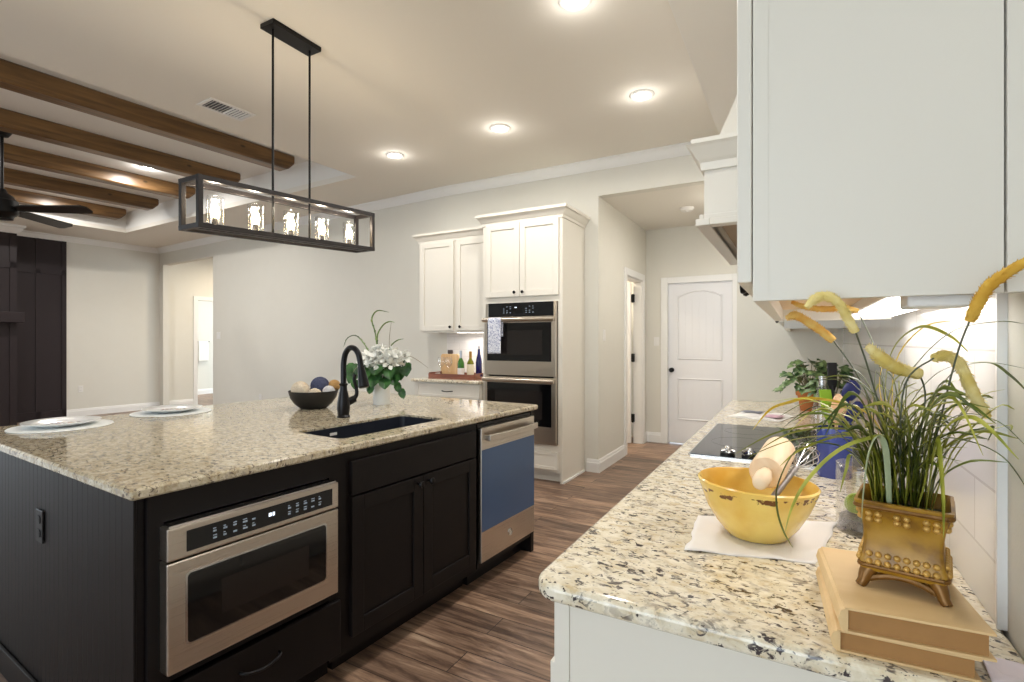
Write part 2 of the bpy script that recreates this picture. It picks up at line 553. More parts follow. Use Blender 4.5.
base('baseboard_bath', tuple((C0 + LD * 2.1 - LN * 3.5).xy), tuple((C0 + LD * 2.1 + LN * 0.2).xy), (-LD.x, -LD.y))
# casings
def casing_x(name, x, y0, y1, h, w=0.085, t=0.018):
    return struct(MB().box(x, x + t, y0 - w, y0, 0, h + w).box(x, x + t, y1, y1 + w, 0, h + w).box(x, x + t, y0, y1, h, h + w)
                  .box(x - 0.11, x, y0 - 0.001, y0 + 0.014, 0, h).box(x - 0.11, x, y1 - 0.014, y1 + 0.001, 0, h).box(x - 0.11, x, y0, y1, h - 0.014, h).build(name, 'trim', bevel=0.004))
casing_x('trim_4', -1.74, 5.83, 6.53, 2.08)
struct(MB().box(-1.545, -1.46, 6.702, 6.72, 0, 2.13).box(-0.69, -0.605, 6.702, 6.72, 0, 2.13).box(-1.46, -0.69, 6.702, 6.72, 2.05, 2.13)
       .box(-1.47, -1.458, 6.72, 6.83, 0, 2.06).box(-0.692, -0.68, 6.72, 6.83, 0, 2.06).box(-1.46, -0.69, 6.72, 6.83, 2.05, 2.06).build('trim_5', 'trim', bevel=0.004))
mb = MB()
for s0, s1, z0, z1 in ((-0.70, -0.62, 0, 2.24), (-1.63, -1.55, 0, 2.24), (-1.55, -0.70, 2.16, 2.24)):
    a = C0 + LN * s0 - LD * 0.0; b = C0 + LN * s1
    mb.prism([(a.x, a.y), (b.x, b.y), (b.x - LD.x * 0.018, b.y - LD.y * 0.018), (a.x - LD.x * 0.018, a.y - LD.y * 0.018)], z0, z1)
struct(mb.build('trim_6', 'trim'))

# hall door: two panels, arched top panel with bead board lines
def panel_outline(x0, x1, z0, z1, arch, n=10):
    pts = [(x0, z0), (x1, z0)]
    for k in range(n + 1):
        t = k / n
        pts.append((x1 + (x0 - x1) * t, z1 + arch * math.sin(PI * t)))
    return pts
d1 = struct(MB().box(-1.455, -0.695, 6.742, 6.777, 0.012, 2.046).build('door_1', 'door'))
for nm, (z0, z1, arch) in (('upper_panel', (1.075, 1.885, 0.075)), ('lower_panel', (0.31, 0.845, 0.0))):
    mb = MB()
    po = panel_outline(-1.345, -0.805, z0, z1, arch)
    pi_ = panel_outline(-1.322, -0.828, z0 + 0.023, z1 - 0.023, arch)
    pj = panel_outline(-1.333, -0.817, z0 + 0.011, z1 - 0.011, arch)
    mb.loft([[(a, 6.742, b) for a, b in po], [(a, 6.733, b) for a, b in pj], [(a, 6.741, b) for a, b in pi_]], cap=False)
    for k in range(6):
        xx = -1.322 + 0.494 * (k + 0.5) / 6
        mb.box(xx - 0.037, xx + 0.037, 6.739, 6.743, z0 + 0.03, z1 - 0.03 + arch * 0.8)
    mb.build(nm, 'door', d1)
MB().lathe([(0.028, 0), (0.028, 0.006), (0.012, 0.01), (0.011, 0.035), (0.026, 0.045), (0.029, 0.058), (0.02, 0.068), (0.001, 0.07)]).build('door_knob', 'black_metal', d1, smooth=True)
kn = bpy.data.objects['door_knob']; kn.location = (-1.41, 6.742, 0.945); kn.rotation_euler = (R(90), 0, 0)
# open side door in the hall
d2 = struct(MB().box(-2.55, -1.862, 6.44, 6.475, 0.012, 2.062).build('door_2', 'door'))
mb = MB()
for z0, z1 in ((0.31, 0.85), (1.07, 1.9)):
    mb.box(-2.45, -1.96, 6.434, 6.442, z0, z1)
mb.build('door_panel', 'door', d2, bevel=0.006)
for z in (0.33, 1.1, 1.86):
    MB().box(-1.862, -1.826, 6.470, 6.5, z - 0.05, z + 0.05).cyl((-1.838, 6.455, z - 0.055), (-1.838, 6.455, z + 0.055), 0.011).build('hinge', 'black_metal', d2)

# backsplashes
struct(MB().box(WX - 0.008, WX, 0.957, 3.77, 0.914, 1.72).build('wall_backsplash', 'tile'))
struct(MB().box(WX - 0.011, WX, 0.951, 0.957, 0.914, 1.40).build('trim_7', 'trim'))
struct(MB().box(-3.60, -2.745, YW - 0.008, YW, 0.914, 1.42).build('wall_buffet_tile', 'tile_x'))

# ------------------------------------------------------------------ ceiling fittings
def area_light(name, parent, loc, size, watts, col, spread=150, size_y=None, rot=None):
    l = bpy.data.lights.new(name, 'AREA')
    l.shape = 'DISK' if size_y is None else 'RECTANGLE'
    l.size = size
    if size_y: l.size_y = size_y
    l.energy = watts; l.color = col; l.spread = R(spread)
    o = bpy.data.objects.new(name, l); COL.objects.link(o)
    o.parent = parent; o.location = loc
    if rot: o.rotation_euler = rot
    return o

def point_light(name, parent, loc, watts, col, radius=0.04):
    l = bpy.data.lights.new(name, 'POINT')
    l.energy = watts; l.color = col; l.shadow_soft_size = radius
    o = bpy.data.objects.new(name, l); COL.objects.link(o)
    o.parent = parent; o.location = loc
    return o

def downlight(x, y, z, label, w=None):
    t = thing('recessed_downlight', label, 'ceiling light', (x, y, z), 0, 'recessed ceiling downlights')
    MB().lathe([(0.060, 0.0), (0.086, 0.0), (0.088, -0.004), (0.080, -0.010), (0.066, -0.012), (0.060, -0.006), (0.060, 0.0)], cap=False).build('trim_ring', 'white_plastic', t, smooth=True)
    MB().lathe([(0.061, -0.0005), (0.061, -0.006), (0.03, -0.0075), (0.001, -0.008)]).build('lens', 'lens', t, smooth=True)
    w = DOWNLIGHT_W if w is None else w
    area_light('downlight_lamp', t, (0, 0, -0.016), 0.12, w, (1.0, 0.96, 0.91), 170)
    point_light('downlight_glow', t, (0, 0, -0.075), w * 0.10, (1.0, 0.96, 0.91), 0.05)
    return t
downlight(-0.993, 3.724, CZ, 'round recessed downlight in kitchen ceiling, rightmost of the row of three')
downlight(-2.191, 3.718, CZ, 'round recessed downlight in kitchen ceiling, middle of the row of three')
downlight(-3.394, 3.764, CZ, 'round recessed downlight in kitchen ceiling, leftmost of the row of three near the chandelier')
downlight(-1.024, 2.515, CZ, 'round recessed downlight cut by the top edge of the photo')
downlight(-6.95, 3.30, TZ, 'round recessed downlight between the wood beams of the raised living ceiling', 26)
downlight(-0.62, 5.45, HZ, 'unseen round downlight added to brighten the hall, behind the range hood', 10)  # added fill lamp, kept out of sight to lift the hall walls
downlight(-6.95, 1.0, TZ, 'unseen round downlight added to brighten the raised ceiling, left of the frame', 26)  # invented fitting out of view, extra fill for the living tray
downlight(-9.0, 3.30, TZ, 'unseen round downlight added for fill over the fireplace, behind the ceiling beams', 26)  # another invented fitting, hidden by the beams, brightening the tray
downlight(-1.03, 0.9, CZ, 'round recessed downlight in the ceiling above the near end of the aisle')

t = thing('smoke_detector', 'flat round white smoke detector on the hall ceiling', 'smoke detector', (-1.055, 5.804, HZ))
MB().lathe([(0.075, 0.0), (0.075, -0.012), (0.066, -0.02), (0.064, -0.03), (0.05, -0.036), (0.001, -0.037)]).build('housing', 'white_plastic', t, smooth=True)
MB().lathe([(0.02, -0.036), (0.02, -0.041), (0.001, -0.042)], seg=16).build('test_button', 'white_plastic', t, smooth=True)

t = thing('ceiling_vent', 'white louvred rectangular air vent in the kitchen ceiling beside the beams', 'air vent', (-3.865, 2.39, CZ), -R(3.5))
MB().box(-0.105, -0.08, -0.175, 0.175, -0.008, 0).box(0.08, 0.105, -0.175, 0.175, -0.008, 0).box(-0.08, 0.08, -0.175, -0.15, -0.008, 0).box(-0.08, 0.08, 0.15, 0.175, -0.008, 0).build('frame', 'white_plastic', t, bevel=0.002)
mb = MB()
for k in range(12):
    yy = -0.135 + k * 0.0245
    s = -1 if k < 6 else 1
    mb.prism([(yy - 0.003 * s, -0.001), (yy - 0.000 * s, -0.001), (yy + 0.006 * s, -0.010), (yy + 0.003 * s, -0.010)], -0.08, 0.08, 'x')
mb.build('louvre', 'white_plastic', t)
MB().box(-0.08, 0.08, -0.15, 0.15, -0.0012, -0.0002).build('duct_opening', mat('duct_grey', (92, 94, 96), 0.7, vary=0.05), t)

# exposed beams in the tray
for k, (ex, ey) in enumerate(((-5.05, 3.93), (-6.17, 4.00), (-7.28, 4.06), (-8.35, 4.12), (-9.45, 4.18))):
    lab = ['stained timber ceiling beam nearest the kitchen, lit the brightest', 'second timber ceiling beam from the kitchen, its end above the chandelier',
           'middle timber ceiling beam of the five in the living room', 'fourth timber ceiling beam from the kitchen, ahead of the last one', 'farthest timber ceiling beam from the kitchen, above the fan blades'][k]
    # angled end profile in (y, z)
    z0, z1 = 3.27, TZ
    prof = [(0.0, z1), (0.0, z0 + 0.085), (-0.085, z0), (-6.6, z0), (-6.6, z1)]
    o = MB().prism([(y, z) for y, z in prof], -0.17, 0.0, 'x').build('ceiling_beam', 'beam', bevel=0.014, seg=1, loc=(ex, ey, 0), rz=-R(4.0))
    tag(o, lab, 'beam', 'timber beams of the raised ceiling')

# ceiling fan
t = thing('ceiling_fan', 'black ceiling fan hanging from the raised beam ceiling', 'ceiling fan', (-6.97, 1.99, TZ))
MB().lathe([(0.075, 0.0), (0.075, -0.03), (0.05, -0.07), (0.02, -0.075)], seg=24).build('canopy', 'black_metal', t, smooth=True)
MB().cyl((0, 0, -0.06), (0, 0, -0.70), 0.014).build('downrod', 'black_metal', t, smooth=True)
MB().lathe([(0.03, -0.60), (0.045, -0.64), (0.085, -0.665), (0.105, -0.70), (0.125, -0.72), (0.128, -0.84), (0.115, -0.855), (0.09, -0.875), (0.085, -0.90), (0.001, -0.903)], seg=28).build('motor_housing', 'black_metal', t, smooth=True)
for k in range(4):
    a = R(33 + 90 * k)
    ca, sa = math.cos(a), math.sin(a)
    mb = MB()
    def bp_(r, w, z): return (r * ca - w * sa, r * sa + w * ca, z)
    mb.loft([[bp_(r, -w, -0.80 + w * 0.26), bp_(r, w, -0.80 - w * 0.26), bp_(r, w, -0.788 - w * 0.26), bp_(r, -w, -0.788 + w * 0.26)] for r, w in ((0.10, 0.03), (0.18, 0.045), (0.24, 0.062), (0.80, 0.075), (0.84, 0.045))])
    mb.build('blade', 'black_metal', t)

# chandelier: open rectangular cage on two rods with five candle lights
t = thing('linear_chandelier', 'dark bronze rectangular cage chandelier with five glass shaded candle bulbs over the island', 'chandelier', (-2.6, 2.0, CZ))
MB().box(-0.058, 0.058, -0.165, 0.165, -0.028, 0.0).build('canopy', 'black_metal', t, bevel=0.003)
L2, W2 = 0.575, 0.075
def zb(y): return (1.908 + 0.055 * y / 1.0) - CZ
def zt(y): return zb(y) + 0.232
for s in (-0.125, 0.125):
    MB().cyl((0, s, -0.02), (0, s, zb(s) + 0.01), 0.0065, seg=12).build('rod', 'black_metal', t, smooth=True)
mb = MB()
r_ = 0.0125
def bar(p, q, ext=0.0, f=0.95):
    r_ = 0.0125 * f
    p, q = Vector(p), Vector(q)
    d = (q - p).normalized()
    u = Vector((1, 0, 0)) if abs(d.x) < 0.9 else Vector((0, 1, 0))
    u = (u - d * u.dot(d)).normalized(); w = d.cross(u)
    p2, q2 = p - d * ext, q + d * ext
    mb.loft([[tuple(c + u * i * r_ + w * j * r_) for i, j in ((-1, -1), (1, -1), (1, 1), (-1, 1))] for c in (p2, q2)])
for x in (-W2, W2):
    bar((x, -L2, zb(-L2)), (x, L2, zb(L2)), 0.0125, 1.0); bar((x, -L2, zt(-L2)), (x, L2, zt(L2)), 0.0125, 1.0)
    for y in (-L2, L2):
        bar((x, y, zb(y)), (x, y, zt(y)))
for y in (-L2, L2):
    bar((-W2, y, zb(y)), (W2, y, zb(y))); bar((-W2, y, zt(y)), (W2, y, zt(y)))
mb.build('frame', 'frame_metal', t, bevel=0.0015)
mb = MB()
mb.loft([[(-0.016, y, zb(y) - 0.008), (0.016, y, zb(y) - 0.008), (0.016, y, zb(y) + 0.008), (-0.016, y, zb(y) + 0.008)] for y in (-L2, L2)])
mb.build('lamp_bar', 'frame_metal', t)
for k in range(5):
    y = -0.455 + k * 0.224
    z = zb(y) + 0.008
    MB().lathe([(0.034, 0), (0.038, 0.006), (0.016, 0.010), (0.014, 0.05), (0.012, 0.052)], (0, y, z), 20).build('lamp_socket', 'frame_metal', t, smooth=True)
    MB().lathe([(0.040, 0.004), (0.041, 0.012), (0.041, 0.158), (0.0395, 0.158), (0.0395, 0.012)], (0, y, z), 28, cap=False).build('glass_shade', 'glass', t, smooth=True)
    point_light('bulb_lamp', t, (0, y, z + 0.165), 2.2, (1.0, 0.86, 0.66), 0.02)
    b_ = MB().lathe([(0.010, 0.052), (0.019, 0.066), (0.0225, 0.084), (0.018, 0.106), (0.008, 0.128), (0.001, 0.142)], (0, y, z), 16).build('bulb', 'bulb', t, smooth=True)

# ------------------------------------------------------------------ living room: dark fireplace wall
def lw(s, off, z):  # point on the left wall: s towards the viewer, off into the room
    p = C0 + LN * s - LD * off
    return (p.x, p.y, z)
def lbox(mb, s0, s1, o0, o1, z0, z1):
    mb.loft([[lw(s0, o0, z), lw(s1, o0, z), lw(s1, o1, z), lw(s0, o1, z)] for z in (z0, z1)])
    return mb
mb = lbox(MB(), 1.43, 2.16, 0.0, 0.012, 0.0, 3.02)
for s in (1.46, 1.80):
    lbox(mb, s - 0.03, s + 0.03, 0.012, 0.026, 0, 3.02)
lbox(mb, 1.43, 2.16, 0.012, 0.026, 2.44, 2.52); lbox(mb, 1.43, 2.16, 0.012, 0.026, 0.0, 0.14)
tag(mb.build('wall_panelling', 'black_panel'), 'charcoal board and batten panelling on the wall beside the chimney breast', 'panelling')
t = thing('fireplace_breast', 'charcoal panelled chimney breast with mantel at the left edge of the photo', 'fireplace', lw(2.9, 0.0, 0)[:2] + (0,))
lp = Vector(t.location)
def lbl(mb, s0, s1, o0, o1, z0, z1):
    mb.loft([[tuple(Vector(lw(a, b, z)) - lp) for a, b in ((s0, o0), (s1, o0), (s1, o1), (s0, o1))] for z in (z0, z1)])
    return mb
mb = lbl(MB(), 2.16, 3.9, 0.001, 0.45, 0, 2.98)
for s in (2.20, 2.62, 3.86):
    lbl(mb, s - 0.04, s + 0.04, 0.45, 0.464, 0, 2.98)
lbl(mb, 2.16, 3.9, 0.45, 0.464, 2.44, 2.54)
mb.build('breast', 'black_panel', t)
lbl(MB(), 2.11, 3.95, 0.464, 0.62, 1.60, 1.76).build('mantel', 'black_panel', t, bevel=0.004)
mb = MB()
for i, (a, z) in enumerate(((0.0, 2.98), (0.03, 3.01), (0.07, 3.06), (0.085, 3.105))):
    pass
prof = ((0.0, 2.98), (0.012, 2.98), (0.03, 3.0), (0.07, 3.06), (0.09, 3.075), (0.09, 3.108), (0.0, 3.108))
mb.loft([[tuple(Vector(lw(2.16 - a, 0.45 + a, z)) - lp) for a, z in prof], [tuple(Vector(lw(3.9 + a, 0.45 + a, z)) - lp) for a, z in prof]])
mb.loft([[tuple(Vector(lw(2.16 - a, 0.45 + a, z)) - lp) for a, z in prof], [tuple(Vector(lw(2.16 - a, 0.0, z)) - lp) for a, z in prof]])
mb.build('crown', 'trim', t)

# ------------------------------------------------------------------ island (rotated a little against the room)
T = R(3.4)
P0 = V(-1.559, 0.697, 0)
def isl(a, w, z=0.0):      # a along the island, w across to the left
    return (P0.x + a * math.sin(T) - w * math.cos(T), P0.y + a * math.cos(T) + w * math.sin(T), z)
# inside an island thing: local x = -w, local y = a
def ithing(name, label, cat, a, w, z=0.0, group=None, extra=0.0):
    return thing(name, label, cat, isl(a, w, z), -T + extra, group)
CTZ = 0.914

# worktop with sink cut-out
sx0, sx1, sy0, sy1 = -0.425, -0.115, 0.785, 1.44
mb = MB()
def rr(x0, x1, y0, y1, r, n=5):
    pts = []
    for cx, cy, a0 in ((x1 - r, y0 + r, -90), (x1 - r, y1 - r, 0), (x0 + r, y1 - r, 90), (x0 + r, y0 + r, 180)):
        for k in range(n + 1):
            a = R(a0 + 90 * k / n)
            pts.append((cx + r * math.cos(a), cy + r * math.sin(a)))
    return pts
oo = rr(-1.72, 0, 0, 2.209, 0.012)
ii = rr(sx0, sx1, sy0, sy1, 0.03)
ch = 0.006
oc = rr(-1.72 + ch, -ch, ch, 2.209 - ch, 0.012)
bm = mb.bm
rings = []
for pts, z in ((ii, CTZ - 0.03), (oc, CTZ - 0.03), (oo, CTZ - 0.03 + ch), (oo, CTZ - ch), (oc, CTZ), (ii, CTZ)):
    rings.append([bm.verts.new((x, y, z)) for x, y in pts])
rings.append(rings[0])
for a, b in zip(rings, rings[1:]):
    for i in range(len(a)):
        j = (i + 1) % len(a)
        bm.faces.new((a[i], a[j], b[j], b[i]))
wt = mb.build('island_countertop', 'granite_island', loc=isl(0, 0, 0), rz=-T)
tag(wt, 'large tan speckled granite worktop of the dark island', 'countertop')

# microwave base cabinet
t = ithing('base_cabinet', 'espresso island base cabinet that holds the drawer microwave', 'cabinet', 0, 0, 0, 'espresso island cabinets')
mb = MB().box(-0.655, -0.645, 0.05, 0.712, 0.10, 0.883).box(-0.645, -0.035, 0.05, 0.07, 0.10, 0.883).box(-0.645, -0.035, 0.694, 0.712, 0.10, 0.883).box(-0.645, -0.035, 0.07, 0.694, 0.10, 0.118).box(-0.645, -0.035, 0.07, 0.694, 0.345, 0.36)
mb.build('carcass', 'dark_cab', t)
MB().box(-0.037, -0.020, 0.05, 0.09, 0.10, 0.883).box(-0.037, -0.020, 0.65, 0.735, 0.10, 0.883).box(-0.037, -0.020, 0.09, 0.65, 0.80, 0.883).box(-0.037, -0.020, 0.09, 0.65, 0.338, 0.365).build('face_frame', 'dark_cab', t)
dr = MB().box(-0.020, -0.002, 0.075, 0.69, 0.125, 0.33).build('drawer_front', 'dark_cab', t, bevel=0.003)
MB().tube([(-0.002, 0.30, 0.262), (0.012, 0.305, 0.262), (0.022, 0.325, 0.258), (0.024, 0.367, 0.252), (0.022, 0.41, 0.258), (0.012, 0.43, 0.262), (-0.002, 0.435, 0.262)], 0.005, 10, 4).build('pull', 'bronze', dr, smooth=True)
MB().box(-0.645, -0.11, 0.05, 0.712, 0.0, 0.10).build('toe_kick', 'dark_cab', t)
# drawer microwave
t = ithing('drawer_microwave', 'stainless steel drawer microwave with black window built into the island end', 'microwave', 0, 0, 0)
MB().box(-0.56, -0.02, 0.092, 0.648, 0.366, 0.795).build('body', 'black_plastic', t)
MB().box(-0.02, 0.030, 0.078, 0.653, 0.698, 0.791).build('control_fascia', 'steel', t, bevel=0.004)
cp = MB().box(0.0295, 0.0318, 0.127, 0.625, 0.714, 0.774).build('control_panel', 'panel_black', t, bevel=0.002)
for bx in (0.20, 0.445):
    mb = MB()
    for i in range(5):
        for j in range(2):
            y0 = bx + i * 0.030; z0 = 0.728 + j * 0.02
            mb.box(0.0317, 0.0321, y0, y0 + random.uniform(0.009, 0.015), z0, z0 + 0.0055)
            if random.random() < 0.6:
                mb.box(0.0317, 0.0321, y0, y0 + random.uniform(0.006, 0.014), z0 + 0.009, z0 + 0.012)
    mb.build('button_legend', 'legend', cp)
mb = MB().box(0.0317, 0.0322, 0.376, 0.386, 0.742, 0.754).box(0.0317, 0.0322, 0.389, 0.397, 0.742, 0.754)
mb.build('clock_display', 'digit', cp)
dd = MB().box(-0.02, 0.030, 0.078, 0.653, 0.381, 0.694).build('drawer_door', 'steel', t, bevel=0.005)
MB().prism(rr(0.124, 0.602, 0.446, 0.656, 0.014), 0.0285, 0.0316, 'x').build('window_surround', 'chrome', dd)
MB().prism(rr(0.130, 0.597, 0.451, 0.651, 0.012), 0.0300, 0.0322, 'x').build('window', 'black_glass', dd)
MB().prism(rr(0.225, 0.525, 0.495, 0.600, 0.006), 0.0318, 0.0325, 'x').build('window_mesh', mat('oven_window_mesh', (22, 17, 16), 0.25, vary=0.2), dd)
MB().box(-0.02, 0.022, 0.086, 0.646, 0.791, 0.796).build('top_lip', 'chrome', t)

# sink base cabinet
t = ithing('base_cabinet', 'espresso island sink cabinet with two panelled doors and a false drawer front', 'cabinet', 0, 0, 0, 'espresso island cabinets')
mb = MB().box(-0.655, -0.645, 0.735, 1.575, 0.10, 0.883).box(-0.645, -0.035, 0.735, 0.752, 0.10, 0.883).box(-0.645, -0.035, 1.558, 1.575, 0.10, 0.883).box(-0.645, -0.035, 0.752, 1.558, 0.10, 0.118)
mb.build('carcass', 'dark_cab', t)
MB().box(-0.035, -0.020, 0.735, 0.77, 0.10, 0.883).box(-0.035, -0.020, 1.54, 1.575, 0.10, 0.883).box(-0.035, -0.020, 0.77, 1.54, 0.845, 0.883).box(-0.035, -0.020, 0.77, 1.54, 0.69, 0.72).box(-0.035, -0.020, 0.77, 1.54, 0.10, 0.165).build('face_frame', 'dark_cab', t)
MB().box(-0.020, 0.0, 0.742, 1.552, 0.712, 0.846).build('false_drawer_front', 'dark_cab', t, bevel=0.003)
def door_x(x_front, y0, y1, z0, z1, rail=0.06, t_=0.02):
    m_ = MB()
    m_.box(x_front - t_, x_front, y0, y0 + rail, z0, z1).box(x_front - t_, x_front, y1 - rail, y1, z0, z1)
    m_.box(x_front - t_, x_front, y0 + rail, y1 - rail, z0, z0 + rail).box(x_front - t_, x_front, y0 + rail, y1 - rail, z1 - rail, z1)
    m_.box(x_front - t_, x_front - 0.009, y0 + rail, y1 - rail, z0 + rail, z1 - rail)
    return m_
def knob(mb_dir, loc, parent, m='bronze'):
    k = MB().lathe([(0.006, 0), (0.0055, 0.012), (0.012, 0.018), (0.0155, 0.024), (0.013, 0.030), (0.001, 0.032)], seg=18).build('knob', m, parent, smooth=True)
    k.location = loc; k.rotation_euler = mb_dir
    return k
TOX, TONY, TONX = (0, R(90), 0), (R(90), 0, 0), (0, R(-90), 0)
for y0, y1, ky in ((0.742, 1.145, 1.112), (1.150, 1.552, 1.183)):
    d_ = door_x(0.0, y0, y1, 0.158, 0.703).build('door', 'dark_cab', t, bevel=0.0025)
    knob(TOX, (0.0, ky, 0.672), d_)
MB().box(-0.645, -0.11, 0.735, 1.575, 0.0, 0.10).build('toe_kick', 'dark_cab', t)

# dishwasher
t = ithing('dishwasher', 'stainless dishwasher in the island with blue protective film on its door', 'dishwasher', 0, 0, 0)
MB().box(-0.60, -0.022, 1.59, 2.142, 0.10, 0.872).build('tub', 'black_plastic', t)
dd = MB().box(-0.022, 0.006, 1.588, 2.144, 0.138, 0.852).build('door', 'steel', t, bevel=0.003)
MB().box(0.006, 0.0068, 1.591, 2.141, 0.302, 0.736).build('protective_film', 'blue_film', dd)
mb = MB()
mb.loft([[(xo, yy, 0.783), (xo + 0.011, yy, 0.785), (xo + 0.011, yy, 0.817), (xo, yy, 0.819)] for xo, yy in [(0.036 + 0.018 * math.sin(PI * k / 14), 1.612 + 0.508 * k / 14) for k in range(15)]])
mb.box(0.006, 0.040, 1.612, 1.626, 0.787, 0.815).box(0.006, 0.040, 2.106, 2.120, 0.787, 0.815)
mb.build('handle', 'steel', dd, bevel=0.003)
MB().tube([(0.0068 + 0.0006, 1.866 + 0.020 * math.cos(a_), 0.222 + 0.020 * math.sin(a_)) for a_ in [2 * PI * k / 24 for k in range(25)]], 0.0022, 6).tube([(0.0068, 1.866 + 0.012 * math.cos(a_ * 1.4 + 0.6), 0.222 + 0.012 * math.sin(a_ * 1.4 + 0.6)) for a_ in [PI * k / 12 for k in range(13)]], 0.0022, 6).tube([(0.0068, 1.858, 0.214), (0.0068, 1.866, 0.222), (0.0068, 1.875, 0.221)], 0.002, 6).build('round_badge', 'chrome', dd)
MB().box(-0.58, -0.09, 1.59, 2.142, 0.0, 0.10).build('toe_kick', 'black_plastic', t)

# end panels and seating-side panel
t = ithing('end_panel', 'dark beadboard panel closing the near end of the island', 'panel', 0, 0, 0)
MB().box(-1.32, -0.036, 0.030, 0.048, 0.0, 0.883).build('board', 'dark_cab', t)
mb = MB()
x = -1.318
while x < -0.10:
    mb.box(x, x + 0.0402, 0.0275, 0.030, 0.10, 0.883); x += 0.0412
mb.build('beadboard', 'dark_cab', t, bevel=0.0008, seg=1)
MB().box(-0.095, -0.036, 0.022, 0.030, 0.0, 0.883).build('corner_stile', 'dark_cab', t, bevel=0.002)
MB().box(-1.32, -0.095, 0.014, 0.026, 0.0, 0.10).build('base_moulding', 'dark_cab', t, bevel=0.003)
o = MB().box(-1.32, -0.02, 2.146, 2.18, 0.0, 0.883).build('end_panel', 'dark_cab', loc=isl(0, 0, 0), rz=-T)
tag(o, 'plain dark panel closing the far end of the island past the dishwasher', 'panel')
o = MB().box(-1.32, -0.66, 0.05, 2.144, 0.0, 0.883).build('seating_side_panel', 'dark_cab', loc=isl(0, 0, 0), rz=-T)
tag(o, 'dark panelled block on the seating side under the island overhang', 'panel')

def outlet(loc, rot, label, m='white_plastic', toggle=False, w=0.07, h=0.115, cat='outlet'):
    t = thing('light_switch' if toggle else 'wall_outlet', label, cat, loc)
    t.rotation_euler = rot          # local -y is the outward face
    p = MB().box(-w / 2, w / 2, -0.006, 0, -h / 2, h / 2).build('cover_plate', m, t, bevel=0.003)
    if toggle:
        MB().box(-0.016, 0.016, -0.0095, -0.006, -0.033, 0.033).build('rocker', m, t, bevel=0.0015)
    else:
        for dz in (0.024, -0.024):
            rcp = MB().prism(rr(-0.017, 0.017, dz - 0.014, dz + 0.014, 0.008), -0.0085, -0.006, 'y').build('socket', m, t)
            MB().box(-0.008, -0.006, -0.0088, -0.0085, dz - 0.006, dz + 0.006).box(0.006, 0.008, -0.0088, -0.0085, dz - 0.005, dz + 0.005).build('slot', 'black_plastic', rcp)
    return t
outlet(isl(0.026, 0.782, 0.662), (0, 0, -T), 'black electrical outlet on the beadboard end of the island', 'black_plastic')
p = lw(1.23, 0.0, 0.475)
outlet(p, (0, 0, R(90) - TA), 'small white outlet low on the grey living room wall')
outlet((-1.74, 5.06, 1.375), (0, 0, R(90)), 'white rocker light switch on the hall wall by the oven cabinet', toggle=True, cat='light switch')
p = O1 + LD * 5.09
outlet((p.x, p.y, 1.41), (0, 0, -TA), 'white light switch beside the living room opening', toggle=True, cat='light switch', w=0.115)
outlet((-1.60, 6.72, 1.31), (0, 0, 0), 'white light switch between the two hall doors', toggle=True, cat='light switch')
p = O1 + LD * 3.83
outlet((p.x, p.y, 0.42), (0, 0, -TA), 'white outlet low on the living wall behind the island')

# sink
t = ithing('undermount_sink', 'black undermount single bowl sink in the island worktop', 'sink', 0, 0, 0)
mb = MB()
zt_, zb_ = 0.8835, 0.68
o_ = rr(sx0 - 0.02, sx1 + 0.02, sy0 - 0.02, sy1 + 0.02, 0.035)
i_ = rr(sx0 - 0.004, sx1 + 0.004, sy0 - 0.004, sy1 + 0.004, 0.032)
f_ = rr(sx0 + 0.012, sx1 - 0.012, sy0 + 0.012, sy1 - 0.012, 0.04)
u_ = rr(sx0 - 0.015, sx1 + 0.015, sy0 - 0.015, sy1 + 0.015, 0.035)
l1 = rr(sx0 + 0.0008, sx1 - 0.0008, sy0 + 0.0008, sy1 - 0.0008, 0.030)
l2 = rr(sx0 + 0.004, sx1 - 0.004, sy0 + 0.004, sy1 - 0.004, 0.028)
mb.loft([[(x, y, zb_ - 0.012) for x, y in u_], [(x, y, zt_ - 0.006) for x, y in u_], [(x, y, zt_ - 0.006) for x, y in o_], [(x, y, zt_) for x, y in o_], [(x, y, zt_) for x, y in l1], [(x, y, 0.904) for x, y in l1], [(x, y, 0.904) for x, y in l2], [(x, y, zb_ + 0.02) for x, y in l2], [(x, y, zb_) for x, y in f_]])
mb.build('basin', 'sink', t, smooth=True)
MB().lathe([(0.045, 0), (0.045, 0.004), (0.034, 0.004), (0.03, -0.001), (0.001, -0.001)], (-0.30, 1.11, zb_ + 0.0005), 24).build('drain', 'bronze', t, smooth=True)
MB().box(sx0 + 0.0041, sx0 + 0.0048, 0.965, 1.005, 0.868, 0.881).build('sticker', 'white_plastic', t)

# faucet
t = ithing('pull_down_faucet', 'tall dark bronze gooseneck faucet standing behind the island sink', 'faucet', 1.19, 0.60, CTZ)
MB().lathe([(0.033, 0), (0.034, 0.006), (0.029, 0.012), (0.031, 0.03), (0.033, 0.05), (0.031, 0.08), (0.025, 0.115), (0.019, 0.145), (0.0175, 0.165), (0.022, 0.17), (0.022, 0.176), (0.0165, 0.18)], seg=28).build('body', 'bronze', t, smooth=True)
arc = [(0.0, 0, 0.17), (0.0, 0, 0.24), (0.002, 0, 0.29), (0.016, 0, 0.336), (0.048, 0, 0.364), (0.085, 0, 0.362), (0.114, 0, 0.336), (0.128, 0, 0.295), (0.136, 0, 0.262)]
MB().tube(arc, 0.0148, 16, 5).build('gooseneck', 'bronze', t, smooth=True)
MB().tube([(0.134, 0, 0.272), (0.138, 0, 0.25), (0.146, 0, 0.215), (0.156, 0, 0.17), (0.158, 0, 0.163)], [0.018, 0.0185, 0.024, 0.029, 0.022], 18).build('spray_head', 'bronze', t, smooth=True)
